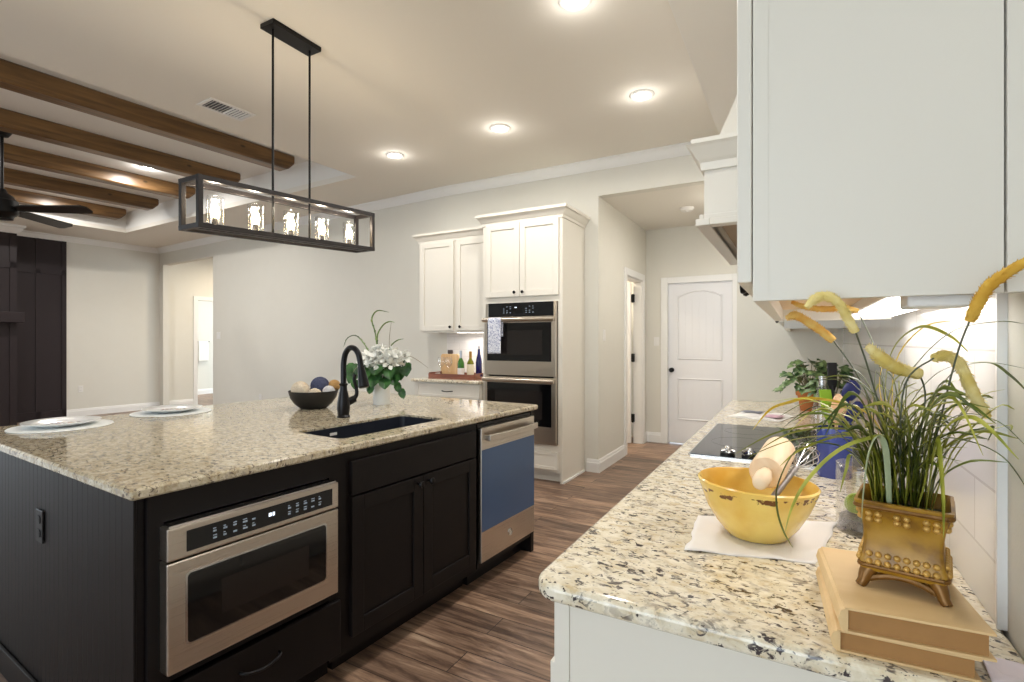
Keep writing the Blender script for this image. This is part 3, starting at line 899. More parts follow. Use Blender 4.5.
MB().cyl((0.0, 0.02, 0.075), (0.012, 0.064, 0.092), 0.022, 0.019).tube([(0.008, 0.052, 0.088), (0.012, 0.075, 0.11), (0.010, 0.076, 0.15), (0.004, 0.066, 0.195), (0.006, 0.072, 0.222)], [0.014, 0.011, 0.009, 0.0085, 0.010], 12, 4).build('lever_handle', 'bronze', t, smooth=True)

# plates on round mats
def plate_set(a, w, which):
    o = MB().lathe([(0.001, 0), (0.190, 0), (0.193, 0.002), (0.190, 0.005), (0.001, 0.005)], seg=56).build('placemat', 'placemat', loc=isl(a, w, CTZ), smooth=True)
    tag(o, 'round white placemat, the ' + which, 'placemat', 'round white placemats')
    t = thing('dinner_plate', 'white patterned dinner plate, the ' + which, 'plate', isl(a, w, CTZ + 0.005), 0, 'white dinner plates')
    MB().lathe([(0.001, 0), (0.075, 0), (0.085, 0.003), (0.10, 0.008), (0.145, 0.021), (0.1465, 0.023), (0.144, 0.024), (0.10, 0.012), (0.086, 0.0085), (0.001, 0.008)], seg=56).build('dish', 'porcelain', t, smooth=True)
    m = mat('plate_pattern', (150, 110, 92), 0.25)
    nt = m.node_tree; b = nt.nodes['Principled BSDF']; tc = nt.nodes.new('ShaderNodeTexCoord'); n = nt.nodes.new('ShaderNodeTexNoise')
    n.inputs['Scale'].default_value = 34; n.inputs['Detail'].default_value = 3
    nt.links.new(tc.outputs['Object'], n.inputs['Vector'])
    r = ramp(nt, n.outputs['Fac'], [(0.40, (98, 92, 116)), (0.47, (232, 232, 230)), (0.56, (232, 230, 226)), (0.62, (166, 116, 78))])
    nt.links.new(r.outputs[0], b.inputs['Base Color'])
    MB().lathe([(0.001, 0.0), (0.075, 0.0), (0.075, 0.0008), (0.001, 0.0009)], (0, 0, 0.0081), 40).build('centre_pattern', m, t)
plate_set(0.285, 1.475, 'one nearer the front left corner of the island')
plate_set(0.792, 1.560, 'one farther along the island towards the sink')

# black bowl with decorative balls
bx_, by_, _ = isl(1.345, 1.06)
t = thing('fruit_bowl', 'black round bowl of woven decorative balls on the island', 'bowl', (bx_, by_, CTZ))
MB().lathe([(0.001, 0.0), (0.070, 0.0), (0.078, 0.004), (0.108, 0.030), (0.130, 0.062), (0.142, 0.105), (0.1385, 0.105), (0.126, 0.064), (0.104, 0.034), (0.07, 0.010), (0.001, 0.008)], seg=44).build('bowl', mat('black_satin_bowl', (16, 16, 18), 0.42, vary=0.15), t, smooth=True)
def woven(c, r, m, label, n=26):
    o = MB()
    o.ball((0, 0, 0), r * 0.93, 20, 12)
    rnd = random.Random(int(r * 1e5) + n)
    for k in range(n):
        ax = Vector((rnd.uniform(-1, 1), rnd.uniform(-1, 1), rnd.uniform(-1, 1))).normalized()
        u = ax.orthogonal().normalized(); v = ax.cross(u)
        o.tube([tuple((u * math.cos(q) + v * math.sin(q)) * r * 0.965) for q in [2 * PI * i / 18 for i in range(19)]], r * 0.045, 5)
    o = o.build('decorative_ball', m, loc=c, smooth=True)
    tag(o, label, 'decorative ball', 'decorative balls in the black bowl')
cream_m = mat('cream_twine', (222, 208, 186), 0.8, bump=0.5, vary=0.12, vscale=60)
navy_m = mat('slate_blue_twine', (74, 80, 108), 0.75, bump=0.5, vary=0.25, vscale=80)
gold_m = mat('gold_twine', (188, 148, 92), 0.7, bump=0.5, vary=0.2, vscale=80)
white_m = mat('white_twine', (214, 212, 212), 0.75, bump=0.5, vary=0.12, vscale=80)
ca, sa = math.cos(R(29.17)), math.sin(R(29.17))
def bb(r, f, z): return (bx_ + r * ca - f * sa, by_ + r * sa + f * ca, CTZ + z)
woven(bb(-0.075, -0.012, 0.108), 0.053, cream_m, 'large cream woven ball at the left side of the black bowl')
woven(bb(0.018, 0.055, 0.128), 0.055, navy_m, 'slate blue woven ball in the middle of the black bowl')
woven(bb(0.098, 0.075, 0.128), 0.036, gold_m, 'golden brown woven ball rising at the back right of the black bowl')
woven(bb(0.030, -0.060, 0.084), 0.040, gold_m if False else cream_m, 'small cream woven ball at the front centre of the black bowl')
woven(bb(0.096, -0.012, 0.098), 0.037, white_m, 'white woven ball at the right side of the black bowl', 20)
woven(bb(0.004, 0.0, 0.045), 0.034, white_m, 'white woven ball low in the black bowl under the others', 14)

# ------------------------------------------------------------------ plants: helper meshes
def leaf(mb, base_, dirv, up, length, width, shape='ivy', droop=0.2):
    d = Vector(dirv).normalized()
    upv = Vector(up)
    n = (upv - d * upv.dot(d))
    if n.length < 1e-4: n = d.orthogonal()
    n.normalize(); s = d.cross(n)
    if shape == 'ivy':
        out = [(0, 0), (0.10, 0.42), (0.30, 0.5), (0.42, 0.30), (0.66, 0.36), (0.80, 0.14), (1.0, 0.0)]
    elif shape == 'round':
        out = [(0, 0), (0.06, 0.30), (0.22, 0.46), (0.34, 0.44), (0.45, 0.52), (0.60, 0.46), (0.72, 0.44), (0.88, 0.24), (1.0, 0.0)]
    else:
        out = [(0, 0), (0.15, 0.22), (0.35, 0.42), (0.6, 0.46), (0.82, 0.32), (1.0, 0.0)]
    b = Vector(base_)
    bm = mb.bm
    mid = []; L_ = []; R_ = []
    for u, w in out:
        c = b + d * u * length - n * droop * length * u * u
        mid.append(bm.verts.new(c - n * 0.0))
        L_.append(bm.verts.new(c + s * w * width + n * abs(w) * width * 0.28))
        R_.append(bm.verts.new(c - s * w * width + n * abs(w) * width * 0.28))
    for i in range(len(out) - 1):
        if i == 0:
            bm.faces.new((mid[0], mid[1], L_[1])); bm.faces.new((mid[0], R_[1], mid[1]))
        elif i == len(out) - 2:
            bm.faces.new((mid[i], mid[i + 1], L_[i])); bm.faces.new((mid[i], R_[i], mid[i + 1]))
        else:
            bm.faces.new((mid[i], mid[i + 1], L_[i + 1], L_[i])); bm.faces.new((mid[i], R_[i], R_[i + 1], mid[i + 1]))

def leaf_mat(name, c1, c2, rough=0.42, scale=22):
    m = mat(name, c1, rough)
    nt = m.node_tree; b = nt.nodes['Principled BSDF']
    tc = nt.nodes.new('ShaderNodeTexCoord'); n = nt.nodes.new('ShaderNodeTexNoise')
    n.inputs['Scale'].default_value = scale; n.inputs['Detail'].default_value = 2
    nt.links.new(tc.outputs['Object'], n.inputs['Vector'])
    r = ramp(nt, n.outputs['Fac'], [(0.36, c1), (0.64, c2)])
    nt.links.new(r.outputs[0], b.inputs['Base Color'])
    b.inputs['Transmission Weight'].default_value = 0.0
    return m
M['leaf'] = leaf_mat('deep_green_leaf', (22, 62, 28), (62, 112, 52))
M['ivy'] = leaf_mat('variegated_ivy', (30, 70, 30), (134, 160, 104), scale=30)
M['grass'] = leaf_mat('long_grass', (104, 116, 24), (186, 184, 74), 0.4, 14)
M['grass_dark'] = leaf_mat('dark_grass', (50, 70, 16), (112, 126, 38), 0.4, 14)
M['yellow_blade'] = leaf_mat('yellow_blade', (214, 178, 40), (232, 206, 84), 0.45)
M['petal'] = mat('white_petal', (240, 240, 234), 0.6, vary=0.03, vscale=30)

# flower arrangement on the island
vx, vy, _ = isl(1.69, 0.85)
t = thing('flower_vase', 'white cylindrical vase of white flowers and green leaves on the island', 'flower vase', (vx, vy, CTZ))
MB().lathe([(0.001, 0), (0.050, 0), (0.053, 0.004), (0.056, 0.16), (0.055, 0.165), (0.050, 0.163), (0.047, 0.01), (0.001, 0.008)], seg=36).build('vase', 'porcelain', t, smooth=True)
def fl(r, f, z): return (r * ca - f * sa, r * sa + f * ca, z)
mb = MB()
rnd = random.Random(5)
spots = [(-0.15, 0.02, 0.20), (-0.10, -0.06, 0.10), (-0.06, -0.07, 0.17), (0.0, -0.09, 0.14), (0.02, -0.08, 0.21), (0.07, -0.06, 0.20), (0.09, -0.03, 0.14), (0.14, 0.03, 0.23), (-0.03, -0.08, 0.08), (0.11, -0.01, 0.09), (0.135, -0.01, 0.05), (-0.13, -0.03, 0.15), (0.04, 0.06, 0.22), (-0.06, 0.07, 0.2), (0.10, 0.05, 0.19), (-0.02, 0.02, 0.22), (0.0, -0.05, 0.19), (0.06, -0.09, 0.12), (-0.1, 0.0, 0.22)]
for r, f, z in spots:
    d = Vector(fl(r * 0.6 + rnd.uniform(-.04, .04), f - 0.12, -0.10 + rnd.uniform(-.06, .04)))
    if z < 0.1: leaf(mb, fl(r - 0.01, f, z + 0.05), (d.x, d.y, -0.25), fl(0, -1, 0.3), rnd.uniform(0.055, 0.07), 0.048, 'round')
    else: leaf(mb, fl(r - 0.02, f + 0.02, z + 0.05), d, (fl(0, -0.7, 0.8)), rnd.uniform(0.085, 0.12), rnd.uniform(0.075, 0.095), 'round')
for r, f, z in spots:
    mb.tube([(0, 0, 0.155), fl(r * 0.5, f * 0.5, 0.17 + 0.3 * (z - 0.1)), fl(r - 0.015, f + 0.01, z + 0.05)], 0.0025, 5, 3)
mb.build('foliage', 'leaf', t)
mb = MB()
for r, f, z in [(-0.09, -0.02, 0.30), (-0.045, -0.05, 0.265), (-0.03, 0.02, 0.33), (0.03, -0.05, 0.29), (0.06, 0.0, 0.325), (0.10, -0.02, 0.285), (0.125, 0.01, 0.31), (-0.07, 0.03, 0.31), (0.0, -0.02, 0.35), (0.05, 0.05, 0.33), (-0.035, -0.065, 0.235), (0.15, -0.01, 0.29), (-0.11, -0.02, 0.265), (0.08, -0.05, 0.31), (0.0, -0.07, 0.25), (0.06, -0.07, 0.255), (-0.07, -0.05, 0.30), (0.11, -0.04, 0.26), (0.02, -0.04, 0.32), (-0.02, -0.06, 0.295)]:
    c = Vector(fl(r, f, z))
    mb.tube([(0, 0, 0.15), tuple(c * 0.5 + Vector((0, 0, 0.1))), tuple(c)], 0.002, 5, 3)
    for k in range(17):
        d = Vector((rnd.uniform(-1, 1), rnd.uniform(-1, 1), rnd.uniform(-0.4, 1))).normalized()
        leaf(mb, c + d * 0.008, d, (rnd.uniform(-1, 1), rnd.uniform(-1, 1), 1), rnd.uniform(0.032, 0.05), 0.032, 'petal', 0.25)
mb.build('blossoms', 'petal', t)
mb = MB()
for pts in ([(-0.05, 0, 0.27), (-0.11, 0.02, 0.375), (-0.17, 0.03, 0.435), (-0.225, 0.03, 0.42), (-0.252, 0.03, 0.36)],
            [(-0.02, 0, 0.3), (-0.045, 0.02, 0.45), (-0.07, 0.03, 0.54), (-0.035, 0.03, 0.595), (0.04, 0.03, 0.585)],
            [(-0.02, 0, 0.3), (-0.035, 0.03, 0.43), (0.0, 0.03, 0.5), (0.04, 0.03, 0.525), (0.075, 0.03, 0.52)],
            [(0.03, 0, 0.3), (0.06, 0.0, 0.37), (0.10, 0.0, 0.405), (0.14, 0.0, 0.415)]):
    mb.tube([fl(*p) for p in pts], [0.0062] * (len(pts) - 1) + [0.0015], 6, 6, flat=0.5)
    pp, _r = catmull([Vector(fl(*p)) for p in pts], [0.01] * len(pts), 6)
    for i in range(2, len(pp) - 3, 2):
        tt = (pp[i + 1] - pp[i - 1]).normalized()
        for sgn in (-1, 1):
            leaf(mb, pp[i], tt + Vector(fl(0, 0, 1)).cross(tt) * 0.5 * sgn, (0, -0.3, 1), 0.026, 0.011, 'petal')
mb.build('arching_stems', leaf_mat('stem_green', (54, 76, 38), (122, 148, 72)), t)
mb = MB()
for pts in ([(0.05, 0, 0.3), (0.05, 0, 0.42), (0.062, 0, 0.52)], [(0.08, 0, 0.29), (0.17, 0, 0.305), (0.23, -0.01, 0.28), (0.30, -0.02, 0.23)], [(-0.06, -0.05, 0.2), (-0.13, -0.06, 0.24), (-0.165, -0.06, 0.20)]):
    mb.tube([fl(*p) for p in pts], [0.0022] * (len(pts) - 1) + [0.0008], 6, 6)
mb.build('dry_twig', mat('dry_twig', (140, 128, 104), 0.7, vary=0.1), t)

# ------------------------------------------------------------------ oven wall cabinets
BK = YW - 0.002
t = thing('oven_cabinet', 'tall cream oven tower cabinet with double doors above the ovens', 'cabinet', (-2.32, 4.328, 0))
ox, oy = -2.32, 4.328
def bx(mb, x0, x1, y0, y1, z0, z1): return mb.box(x0 - ox, x1 - ox, y0 - oy, y1 - oy, z0, z1)
mb = MB()
bx(mb, -2.745, -2.725, 4.328, BK, 0.0, 2.47); bx(mb, -1.905, -1.885, 4.328, BK, 0.0, 2.47)
bx(mb, -2.725, -1.905, BK - 0.012, BK, 0.09, 2.47); bx(mb, -2.725, -1.905, 4.35, BK - 0.012, 2.45, 2.47)
bx(mb, -2.725, -1.905, 4.35, BK - 0.012, 1.70, 1.72); bx(mb, -2.725, -1.905, 4.35, BK - 0.012, 0.32, 0.34); bx(mb, -2.725, -1.905, 4.35, BK - 0.012, 0.09, 0.105)
mb.build('carcass', 'white_cab', t)
mb = MB()
bx(mb, -2.725, -2.705, 4.328, 4.347, 0.10, 2.47); bx(mb, -1.930, -1.905, 4.328, 4.347, 0.10, 2.47)
bx(mb, -2.705, -1.930, 4.328, 4.347, 1.685, 1.742); bx(mb, -2.705, -1.930, 4.328, 4.347, 2.44, 2.47); bx(mb, -2.705, -1.930, 4.328, 4.347, 0.285, 0.35); bx(mb, -2.705, -1.930, 4.328, 4.347, 0.10, 0.125)
mb.build('face_frame', 'white_cab', t)
for x0, x1, kx in ((-2.705, -2.327, -2.372), (-2.322, -1.918, -2.284)):
    d_ = shaker(MB(), x0 - ox, x1 - ox, 1.742, 2.455, 4.308 - oy).build('door', 'white_cab', t, bevel=0.0025)
    knob(TONY, (kx - ox, 4.308 - oy, 1.782), d_, 'black_metal')
shaker(MB(), -2.705 - ox, -1.925 - ox, 0.122, 0.288, 4.308 - oy, rail=0.03, inset=0.004).build('drawer_front', 'white_cab', t, bevel=0.0025)
mb = MB(); bx(mb, -2.725, -1.905, 4.395, 4.41, 0.0, 0.10); mb.build('toe_kick', 'white_cab', t)
mb = MB(); bx(mb, -1.885, -1.872, 4.335, BK - 0.02, 0.0, 0.018); mb.build('shoe_moulding', 'trim', t)
def cab_crown(t, pts, z, h=0.095, out=0.06, m='white_cab'):
    # pts: open polyline (local xy) around the cabinet top, outward normals given by offset function
    prof = [(0.0, -0.012), (0.008, -0.012), (0.012, 0.012), (0.02, 0.022), (0.042, 0.058), (0.05, 0.066), (out, 0.07), (out, h), (0.0, h)]
    mb = MB()
    rings = []
    n = len(pts)
    for i, p in enumerate(pts):
        ds = []
        if i > 0: ds.append((Vector(pts[i]) - Vector(pts[i - 1])).normalized())
        if i < n - 1: ds.append((Vector(pts[i + 1]) - Vector(pts[i])).normalized())
        ns = [Vector((d.y, -d.x)) for d in ds]
        if len(ns) == 2:
            off = ns[0] + ns[1]
            off = off / max(1e-6, off.dot(ns[0]))
        else:
            off = ns[0]
        rings.append([(p[0] + off.x * a, p[1] + off.y * a, z + b) for a, b in prof])
    mb.loft(rings)
    return mb.build('crown', m, t)
cab_crown(t, [(-2.745 - ox, BK - oy), (-2.745 - ox, 4.328 - oy), (-1.885 - ox, 4.328 - oy), (-1.885 - ox, BK - oy)], 2.465)

# double wall oven
t = thing('double_wall_oven', 'stainless double wall oven with black glass in the cream oven tower', 'oven', (-2.32, 4.30, 0.0))
oy2 = 4.30
def b2(mb, x0, x1, y0, y1, z0, z1): return mb.box(x0 - ox, x1 - ox, y0 - oy2, y1 - oy2, z0, z1)
mb = MB(); b2(mb, -2.703, -1.934, 4.327, 4.80, 0.352, 1.683); mb.build('body', 'black_plastic', t)
mb = MB(); b2(mb, -2.703, -2.672, 4.305, 4.327, 0.352, 1.683); b2(mb, -1.965, -1.934, 4.305, 4.327, 0.352, 1.683); b2(mb, -2.672, -1.965, 4.305, 4.327, 0.352, 0.375); mb.build('side_trim', 'steel_x', t, bevel=0.002)
mb = MB(); b2(mb, -2.670, -1.967, 4.302, 4.326, 1.552, 1.683); cp = mb.build('control_panel', 'panel_black', t, bevel=0.002)
mb = MB(); b2(mb, -2.405, -2.295, 4.3012, 4.302, 1.585, 1.655); mb.build('display', 'black_glass', cp)
mb = MB(); b2(mb, -2.372, -2.35, 4.3005, 4.3012, 1.632, 1.641); mb.build('clock_display', 'digit', cp)
for x0 in (-2.50, -2.255):
    mb = MB()
    for i in range(3):
        for j in range(4):
            if (i + j) % 4 != 3:
                b2(mb, x0 + i * 0.036, x0 + i * 0.036 + 0.014, 4.3014, 4.302, 1.585 + j * 0.019, 1.590 + j * 0.019)
    mb.build('button_legend', 'legend', cp)
def oven_door(nm, z0, z1):
    mb = MB()
    b2(mb, -2.703, -1.934, 4.285, 4.304, z0, z1)
    d_ = mb.build(nm, 'steel_x', t, bevel=0.003)
    mb = MB(); b2(mb, -2.672, -1.978, 4.2835, 4.2855, z0 + 0.138, z1 - 0.058); mb.build('window', 'black_glass', d_, bevel=0.001)
    mb = MB(); b2(mb, -2.58, -2.07, 4.2828, 4.2836, z0 + 0.20, z1 - 0.13); mb.build('window_mesh', mat('oven_mesh', (30, 26, 25), 0.18, vary=0.2), d_)
    mb = MB()
    zz = z1 - 0.030
    mb.tube([(-2.70 - ox, 4.245 - oy2, zz), (-1.937 - ox, 4.245 - oy2, zz)], 0.019, 16)
    mb.box(-2.69 - ox, -2.665 - ox, 4.245 - oy2, 4.288 - oy2, zz - 0.012, zz + 0.012).box(-1.972 - ox, -1.947 - ox, 4.245 - oy2, 4.288 - oy2, zz - 0.012, zz + 0.012)
    mb.build('handle', 'steel_x', d_, smooth=True)
oven_door('upper_door', 0.985, 1.548)
oven_door('lower_door', 0.380, 0.972)

# towel on the oven handle
mt = mat('printed_towel', (214, 218, 232), 0.85, bump=0.3)
nt = mt.node_tree; b = nt.nodes['Principled BSDF']; tc = nt.nodes.new('ShaderNodeTexCoord'); n = nt.nodes.new('ShaderNodeTexNoise')
n.inputs['Scale'].default_value = 75; n.inputs['Detail'].default_value = 2; n.inputs['Distortion'].default_value = 1.5
nt.links.new(tc.outputs['Object'], n.inputs['Vector'])
r = ramp(nt, n.outputs['Fac'], [(0.52, (226, 228, 236)), (0.58, (128, 138, 176))]); nt.links.new(r.outputs[0], b.inputs['Base Color'])
def hang_towel(name, m, width, drops, rbar, label, loc, rz, cat='towel', fold=0.004):
    mb = MB()
    path_ = [(-rbar - 0.002, -drops[0])]
    for k in range(7): path_.append((-(rbar + 0.002) * math.cos(PI * k / 6), (rbar + 0.002) * math.sin(PI * k / 6)))
    path_.append((rbar + 0.002, -drops[1]))
    fine = []
    for (a, b_), (c_, d_) in zip(path_, path_[1:]):
        nn = max(1, int(math.hypot(c_ - a, d_ - b_) / 0.02))
        for k in range(nn): fine.append((a + (c_ - a) * k / nn, b_ + (d_ - b_) * k / nn))
    fine.append(path_[-1])
    nx = 12
    g = [[mb.bm.verts.new((-width / 2 + width * i / nx * (1 - 0.0), y - (1 if y < 0 else -1) * fold * math.sin(i * 1.3) ** 2 * min(1, max(0, -z * 8)), z)) for i in range(nx + 1)] for y, z in fine]
    for r0, r1 in zip(g, g[1:]):
        for i in range(nx): mb.bm.faces.new((r0[i], r0[i + 1], r1[i + 1], r1[i]))
    o = mb.build(name, m, loc=loc, rz=rz, smooth=True)
    so = o.modifiers.new('thick', 'SOLIDIFY'); so.thickness = 0.003; so.offset = 0.0
    return tag(o, label, cat)
hang_towel('dish_towel', mt, 0.145, (0.325, 0.16), 0.0195, 'white and blue patterned dish towel hanging on the upper oven handle', (-2.553, 4.245, 1.518), 0)

# wall cabinet over the buffet
t = thing('wall_cabinet', 'cream two door wall cabinet over the buffet counter left of the oven tower', 'cabinet', (-3.28, 4.558, 1.405))
ox3, oy3, oz3 = -3.28, 4.558, 1.405
def b3(mb, x0, x1, y0, y1, z0, z1): return mb.box(x0 - ox3, x1 - ox3, y0 - oy3, y1 - oy3, z0 - oz3, z1 - oz3)
mb = MB()
b3(mb, -3.745, -3.727, 4.558, BK, 1.405, 2.43); b3(mb, -2.768, -2.75, 4.558, BK, 1.405, 2.43); b3(mb, -3.727, -2.768, 4.575, BK, 1.425, 1.44); b3(mb, -3.727, -2.768, 4.575, BK, 2.41, 2.43); b3(mb, -3.727, -2.768, BK - 0.01, BK, 1.44, 2.41)
mb.build('carcass', 'white_cab', t)
mb = MB()
b3(mb, -3.727, -3.70, 4.558, 4.575, 1.405, 2.43); b3(mb, -2.80, -2.768, 4.558, 4.575, 1.405, 2.43); b3(mb, -3.70, -2.80, 4.558, 4.575, 1.405, 1.44); b3(mb, -3.70, -2.80, 4.558, 4.575, 2.39, 2.43); b3(mb, -3.265, -3.225, 4.558, 4.575, 1.44, 2.39)
mb.build('face_frame', 'white_cab', t)
for x0, x1, kx in ((-3.722, -3.262, -3.295), (-3.228, -2.768, -3.165)):
    d_ = shaker(MB(), x0 - ox3, x1 - ox3, 1.428 - oz3, 2.405 - oz3, -0.02).build('door', 'white_cab', t, bevel=0.0025)
    knob(TONY, (kx - ox3, -0.02, 1.468 - oz3), d_, 'black_metal')
cab_crown(t, [(-3.745 - ox3, BK - oy3), (-3.745 - ox3, 0), (-2.75 - ox3, 0)], 2.418 - oz3)
t = thing('strip_light', 'white strip light under the buffet wall cabinet', 'under cabinet light', (-3.05, 4.70, 1.425))
MB().box(-0.27, 0.27, -0.03, 0.03, -0.016, 0).build('housing', 'white_plastic', t, bevel=0.002)
MB().box(-0.26, 0.26, -0.024, 0.024, -0.02, -0.016).build('diffuser', 'strip', t)
area_light('strip_lamp', t, (0, 0, -0.024), 0.5, 1.8, (1.0, 0.95, 0.9), 160, 0.04)

# buffet base cabinet and counter
t = thing('base_cabinet', 'cream buffet base cabinet with drawer left of the oven tower', 'cabinet', (-3.28, 4.30, 0))
ox4, oy4 = -3.28, 4.30
def b4(mb, x0, x1, y0, y1, z0, z1): return mb.box(x0 - ox4, x1 - ox4, y0 - oy4, y1 - oy4, z0, z1)
mb = MB(); b4(mb, -3.60, -2.75, 4.30, BK, 0.10, 0.882); mb.build('carcass', 'white_cab', t)
dr = shaker(MB(), -3.56 - ox4, -2.76 - ox4, 0.735, 0.868, 4.28 - oy4, rail=0.025, inset=0.004).build('drawer_front', 'white_cab', t, bevel=0.0025)
MB().tube([(-0.06, 4.28 - oy4, 0.80), (-0.058, 4.262 - oy4, 0.80), (0, 4.252 - oy4, 0.795), (0.058, 4.262 - oy4, 0.80), (0.06, 4.28 - oy4, 0.80)], 0.006, 10, 3, flat=0.8).build('pull', 'black_metal', dr, smooth=True).location = (0.13, 0, 0)
for x0, x1 in ((-3.56, -3.165), (-3.155, -2.76)):
    d_ = shaker(MB(), x0 - ox4, x1 - ox4, 0.125, 0.722, 4.28 - oy4).build('door', 'white_cab', t, bevel=0.0025)
    knob(TONY, ((-3.195 if x0 < -3.2 else -3.125) - ox4, 4.28 - oy4, 0.69), d_, 'black_metal')
mb = MB(); b4(mb, -3.60, -2.75, 4.37, BK, 0.0, 0.10); mb.build('toe_kick', 'white_cab', t)
o = MB().prism(rr(-3.625, -2.748, 4.262, YW - 0.009, 0.012), 0.884, CTZ).build('buffet_countertop', 'granite', bevel=0.006)
tag(o, 'small granite counter of the buffet left of the oven tower', 'countertop')

# wooden tray with board, glasses and bottles
tx_, ty_ = -3.195, 4.56
M['red_wood'] = grain_wood('reddish_tray_wood', (100, 52, 36), (140, 82, 58), 0, 0.4, 4.0, False)
t = thing('serving_tray', 'reddish wooden serving tray on the buffet counter', 'tray', (tx_, ty_, CTZ))
MB().box(-0.30, 0.30, -0.16, 0.16, 0.0, 0.012).build('tray_base', 'red_wood', t)
MB().box(-0.30, 0.30, -0.16, -0.148, 0.012, 0.052).box(-0.30, 0.30, 0.148, 0.16, 0.012, 0.052).build('long_side', 'red_wood', t, bevel=0.002)
for s in (-1, 1):
    x0 = s * 0.294
    MB().box(x0 - 0.006, x0 + 0.006, -0.148, 0.148, 0.012, 0.024).box(x0 - 0.006, x0 + 0.006, -0.148, -0.05, 0.024, 0.05).box(x0 - 0.006, x0 + 0.006, 0.05, 0.148, 0.024, 0.05).box(x0 - 0.006, x0 + 0.006, -0.148, 0.148, 0.05, 0.062).build('handled_end', 'red_wood', t, bevel=0.002)
zt0 = CTZ + 0.012
M['maple'] = grain_wood('pale_maple', (204, 162, 108), (226, 192, 144), 2, 0.45, 2.0, False)
t = thing('cutting_board', 'pale wooden cutting board with dark grip standing on the serving tray', 'cutting board', (-3.375, 4.64, zt0))
MB().prism(rr(-0.125, 0.125, 0.0, 0.245, 0.03), -0.012, 0.012, 'y').build('board', 'maple', t, bevel=0.003)
MB().prism(rr(-0.032, 0.032, 0.245, 0.29, 0.01), -0.010, 0.010, 'y').build('grip', mat('dark_walnut_grip', (70, 58, 52), 0.5, vary=0.1), t, bevel=0.002)
for i, (x, lab) in enumerate(((-3.425, 'clear wine glass before the cutting board, the left one of the pair'), (-3.325, 'clear wine glass before the cutting board, the right one of the pair'))):
    o = MB().lathe([(0.034, 0.0), (0.034, 0.003), (0.008, 0.008), (0.005, 0.02), (0.005, 0.085), (0.012, 0.10), (0.034, 0.125), (0.042, 0.155), (0.041, 0.185), (0.034, 0.215), (0.033, 0.215), (0.040, 0.185), (0.041, 0.155), (0.033, 0.127), (0.001, 0.104)], seg=24).build('wine_glass', 'glass', loc=(x, 4.54, zt0), smooth=True)
    tag(o, lab, 'wine glass', 'wine glasses on the tray')
def bottle(loc, prof, m, label, capm, cap0, lab=None, name='wine_bottle', cat='bottle', labm=None):
    t = thing(name, label, cat, loc)
    MB().lathe(prof, seg=24).build('bottle', m, t, smooth=True)
    r0 = prof[-2][0]; z1 = prof[-1][1]
    MB().lathe([(r0 + 0.0015, cap0), (r0 + 0.0015, z1 + 0.002), (0.001, z1 + 0.003)], seg=18).build('capsule', capm, t, smooth=True)
    if lab:
        MB().lathe([(prof[2][0] + 0.0006, lab[0]), (prof[2][0] + 0.0006, lab[1])], seg=24, cap=False).build('paper_label', labm or 'cream_paper', t, smooth=True)
    return t
M['cream_paper'] = mat('cream_paper', (226, 218, 190), 0.7, vary=0.04, vscale=50)
M['white_paper'] = mat('white_paper', (236, 234, 230), 0.7, vary=0.03, vscale=50)
def wine(h, r): return [(0.001, 0.002), (r * 0.9, 0.0), (r, 0.006), (r, h * 0.52), (r * 0.85, h * 0.60), (r * 0.40, h * 0.72), (r * 0.36, h * 0.97), (0.001, h)]
bottle((-3.15, 4.52, zt0), wine(0.285, 0.036), mat('green_glass', (60, 120, 40), 0.08, vary=0.1, **{'Transmission Weight': 0.3}), 'green wine bottle with silver neck, leftmost of the three on the tray', mat('silver_foil', (176, 184, 196), 0.3, 0.8, vary=0.05), 0.20, (0.02, 0.10), labm='white_paper')
bottle((-3.06, 4.57, zt0), wine(0.275, 0.038), mat('olive_glass', (128, 128, 32), 0.08, vary=0.1, **{'Transmission Weight': 0.3}), 'yellow green wine bottle with cream label, middle of the three on the tray', mat('gold_foil', (160, 120, 56), 0.35, 0.7, vary=0.05), 0.205, (0.03, 0.14))
bottle((-3.005, 4.65, zt0), [(0.001, 0.002), (0.030, 0), (0.034, 0.006), (0.034, 0.16), (0.028, 0.20), (0.016, 0.25), (0.012, 0.33), (0.001, 0.335)], mat('cobalt_glass', (26, 26, 92), 0.08, vary=0.1), 'tall cobalt blue wine bottle, rightmost of the three on the tray', mat('grey_foil', (190, 186, 190), 0.35, 0.6, vary=0.05), 0.26)

# ------------------------------------------------------------------ range run (right)
t = thing('base_cabinet', 'white base cabinet run under the near granite counter', 'cabinet', (-0.06, 0.80, 0))
bx5, by5 = -0.06, 0.80
def b5(mb, x0, x1, y0, y1, z0, z1): return mb.box(x0 - bx5, x1 - bx5, y0 - by5, y1 - by5, z0, z1)
mb = MB(); b5(mb, -0.335, WX - 0.002, 0.805, 3.765, 0.10, 0.882); mb.build('carcass', 'white_cab', t)
mb = MB(); b5(mb, -0.362, -0.335, 0.797, 3.765, 0.10, 0.882); mb.build('face_frame', 'white_cab', t)
mb = MB(); b5(mb, -0.3345, WX - 0.002, 0.799, 0.805, 0.10, 0.882); mb.build('side_skin', 'white_cab', t)
def door_nx(x_front, y0, y1, z0, z1, rail=0.055):
    m_ = MB(); X = x_front - bx5
    Y0, Y1 = y0 - by5, y1 - by5
    m_.box(X, X + 0.02, Y0, Y0 + rail, z0, z1).box(X, X + 0.02, Y1 - rail, Y1, z0, z1).box(X, X + 0.02, Y0 + rail, Y1 - rail, z0, z0 + rail).box(X, X + 0.02, Y0 + rail, Y1 - rail, z1 - rail, z1).box(X + 0.009, X + 0.02, Y0 + rail, Y1 - rail, z0 + rail, z1 - rail)
    return m_
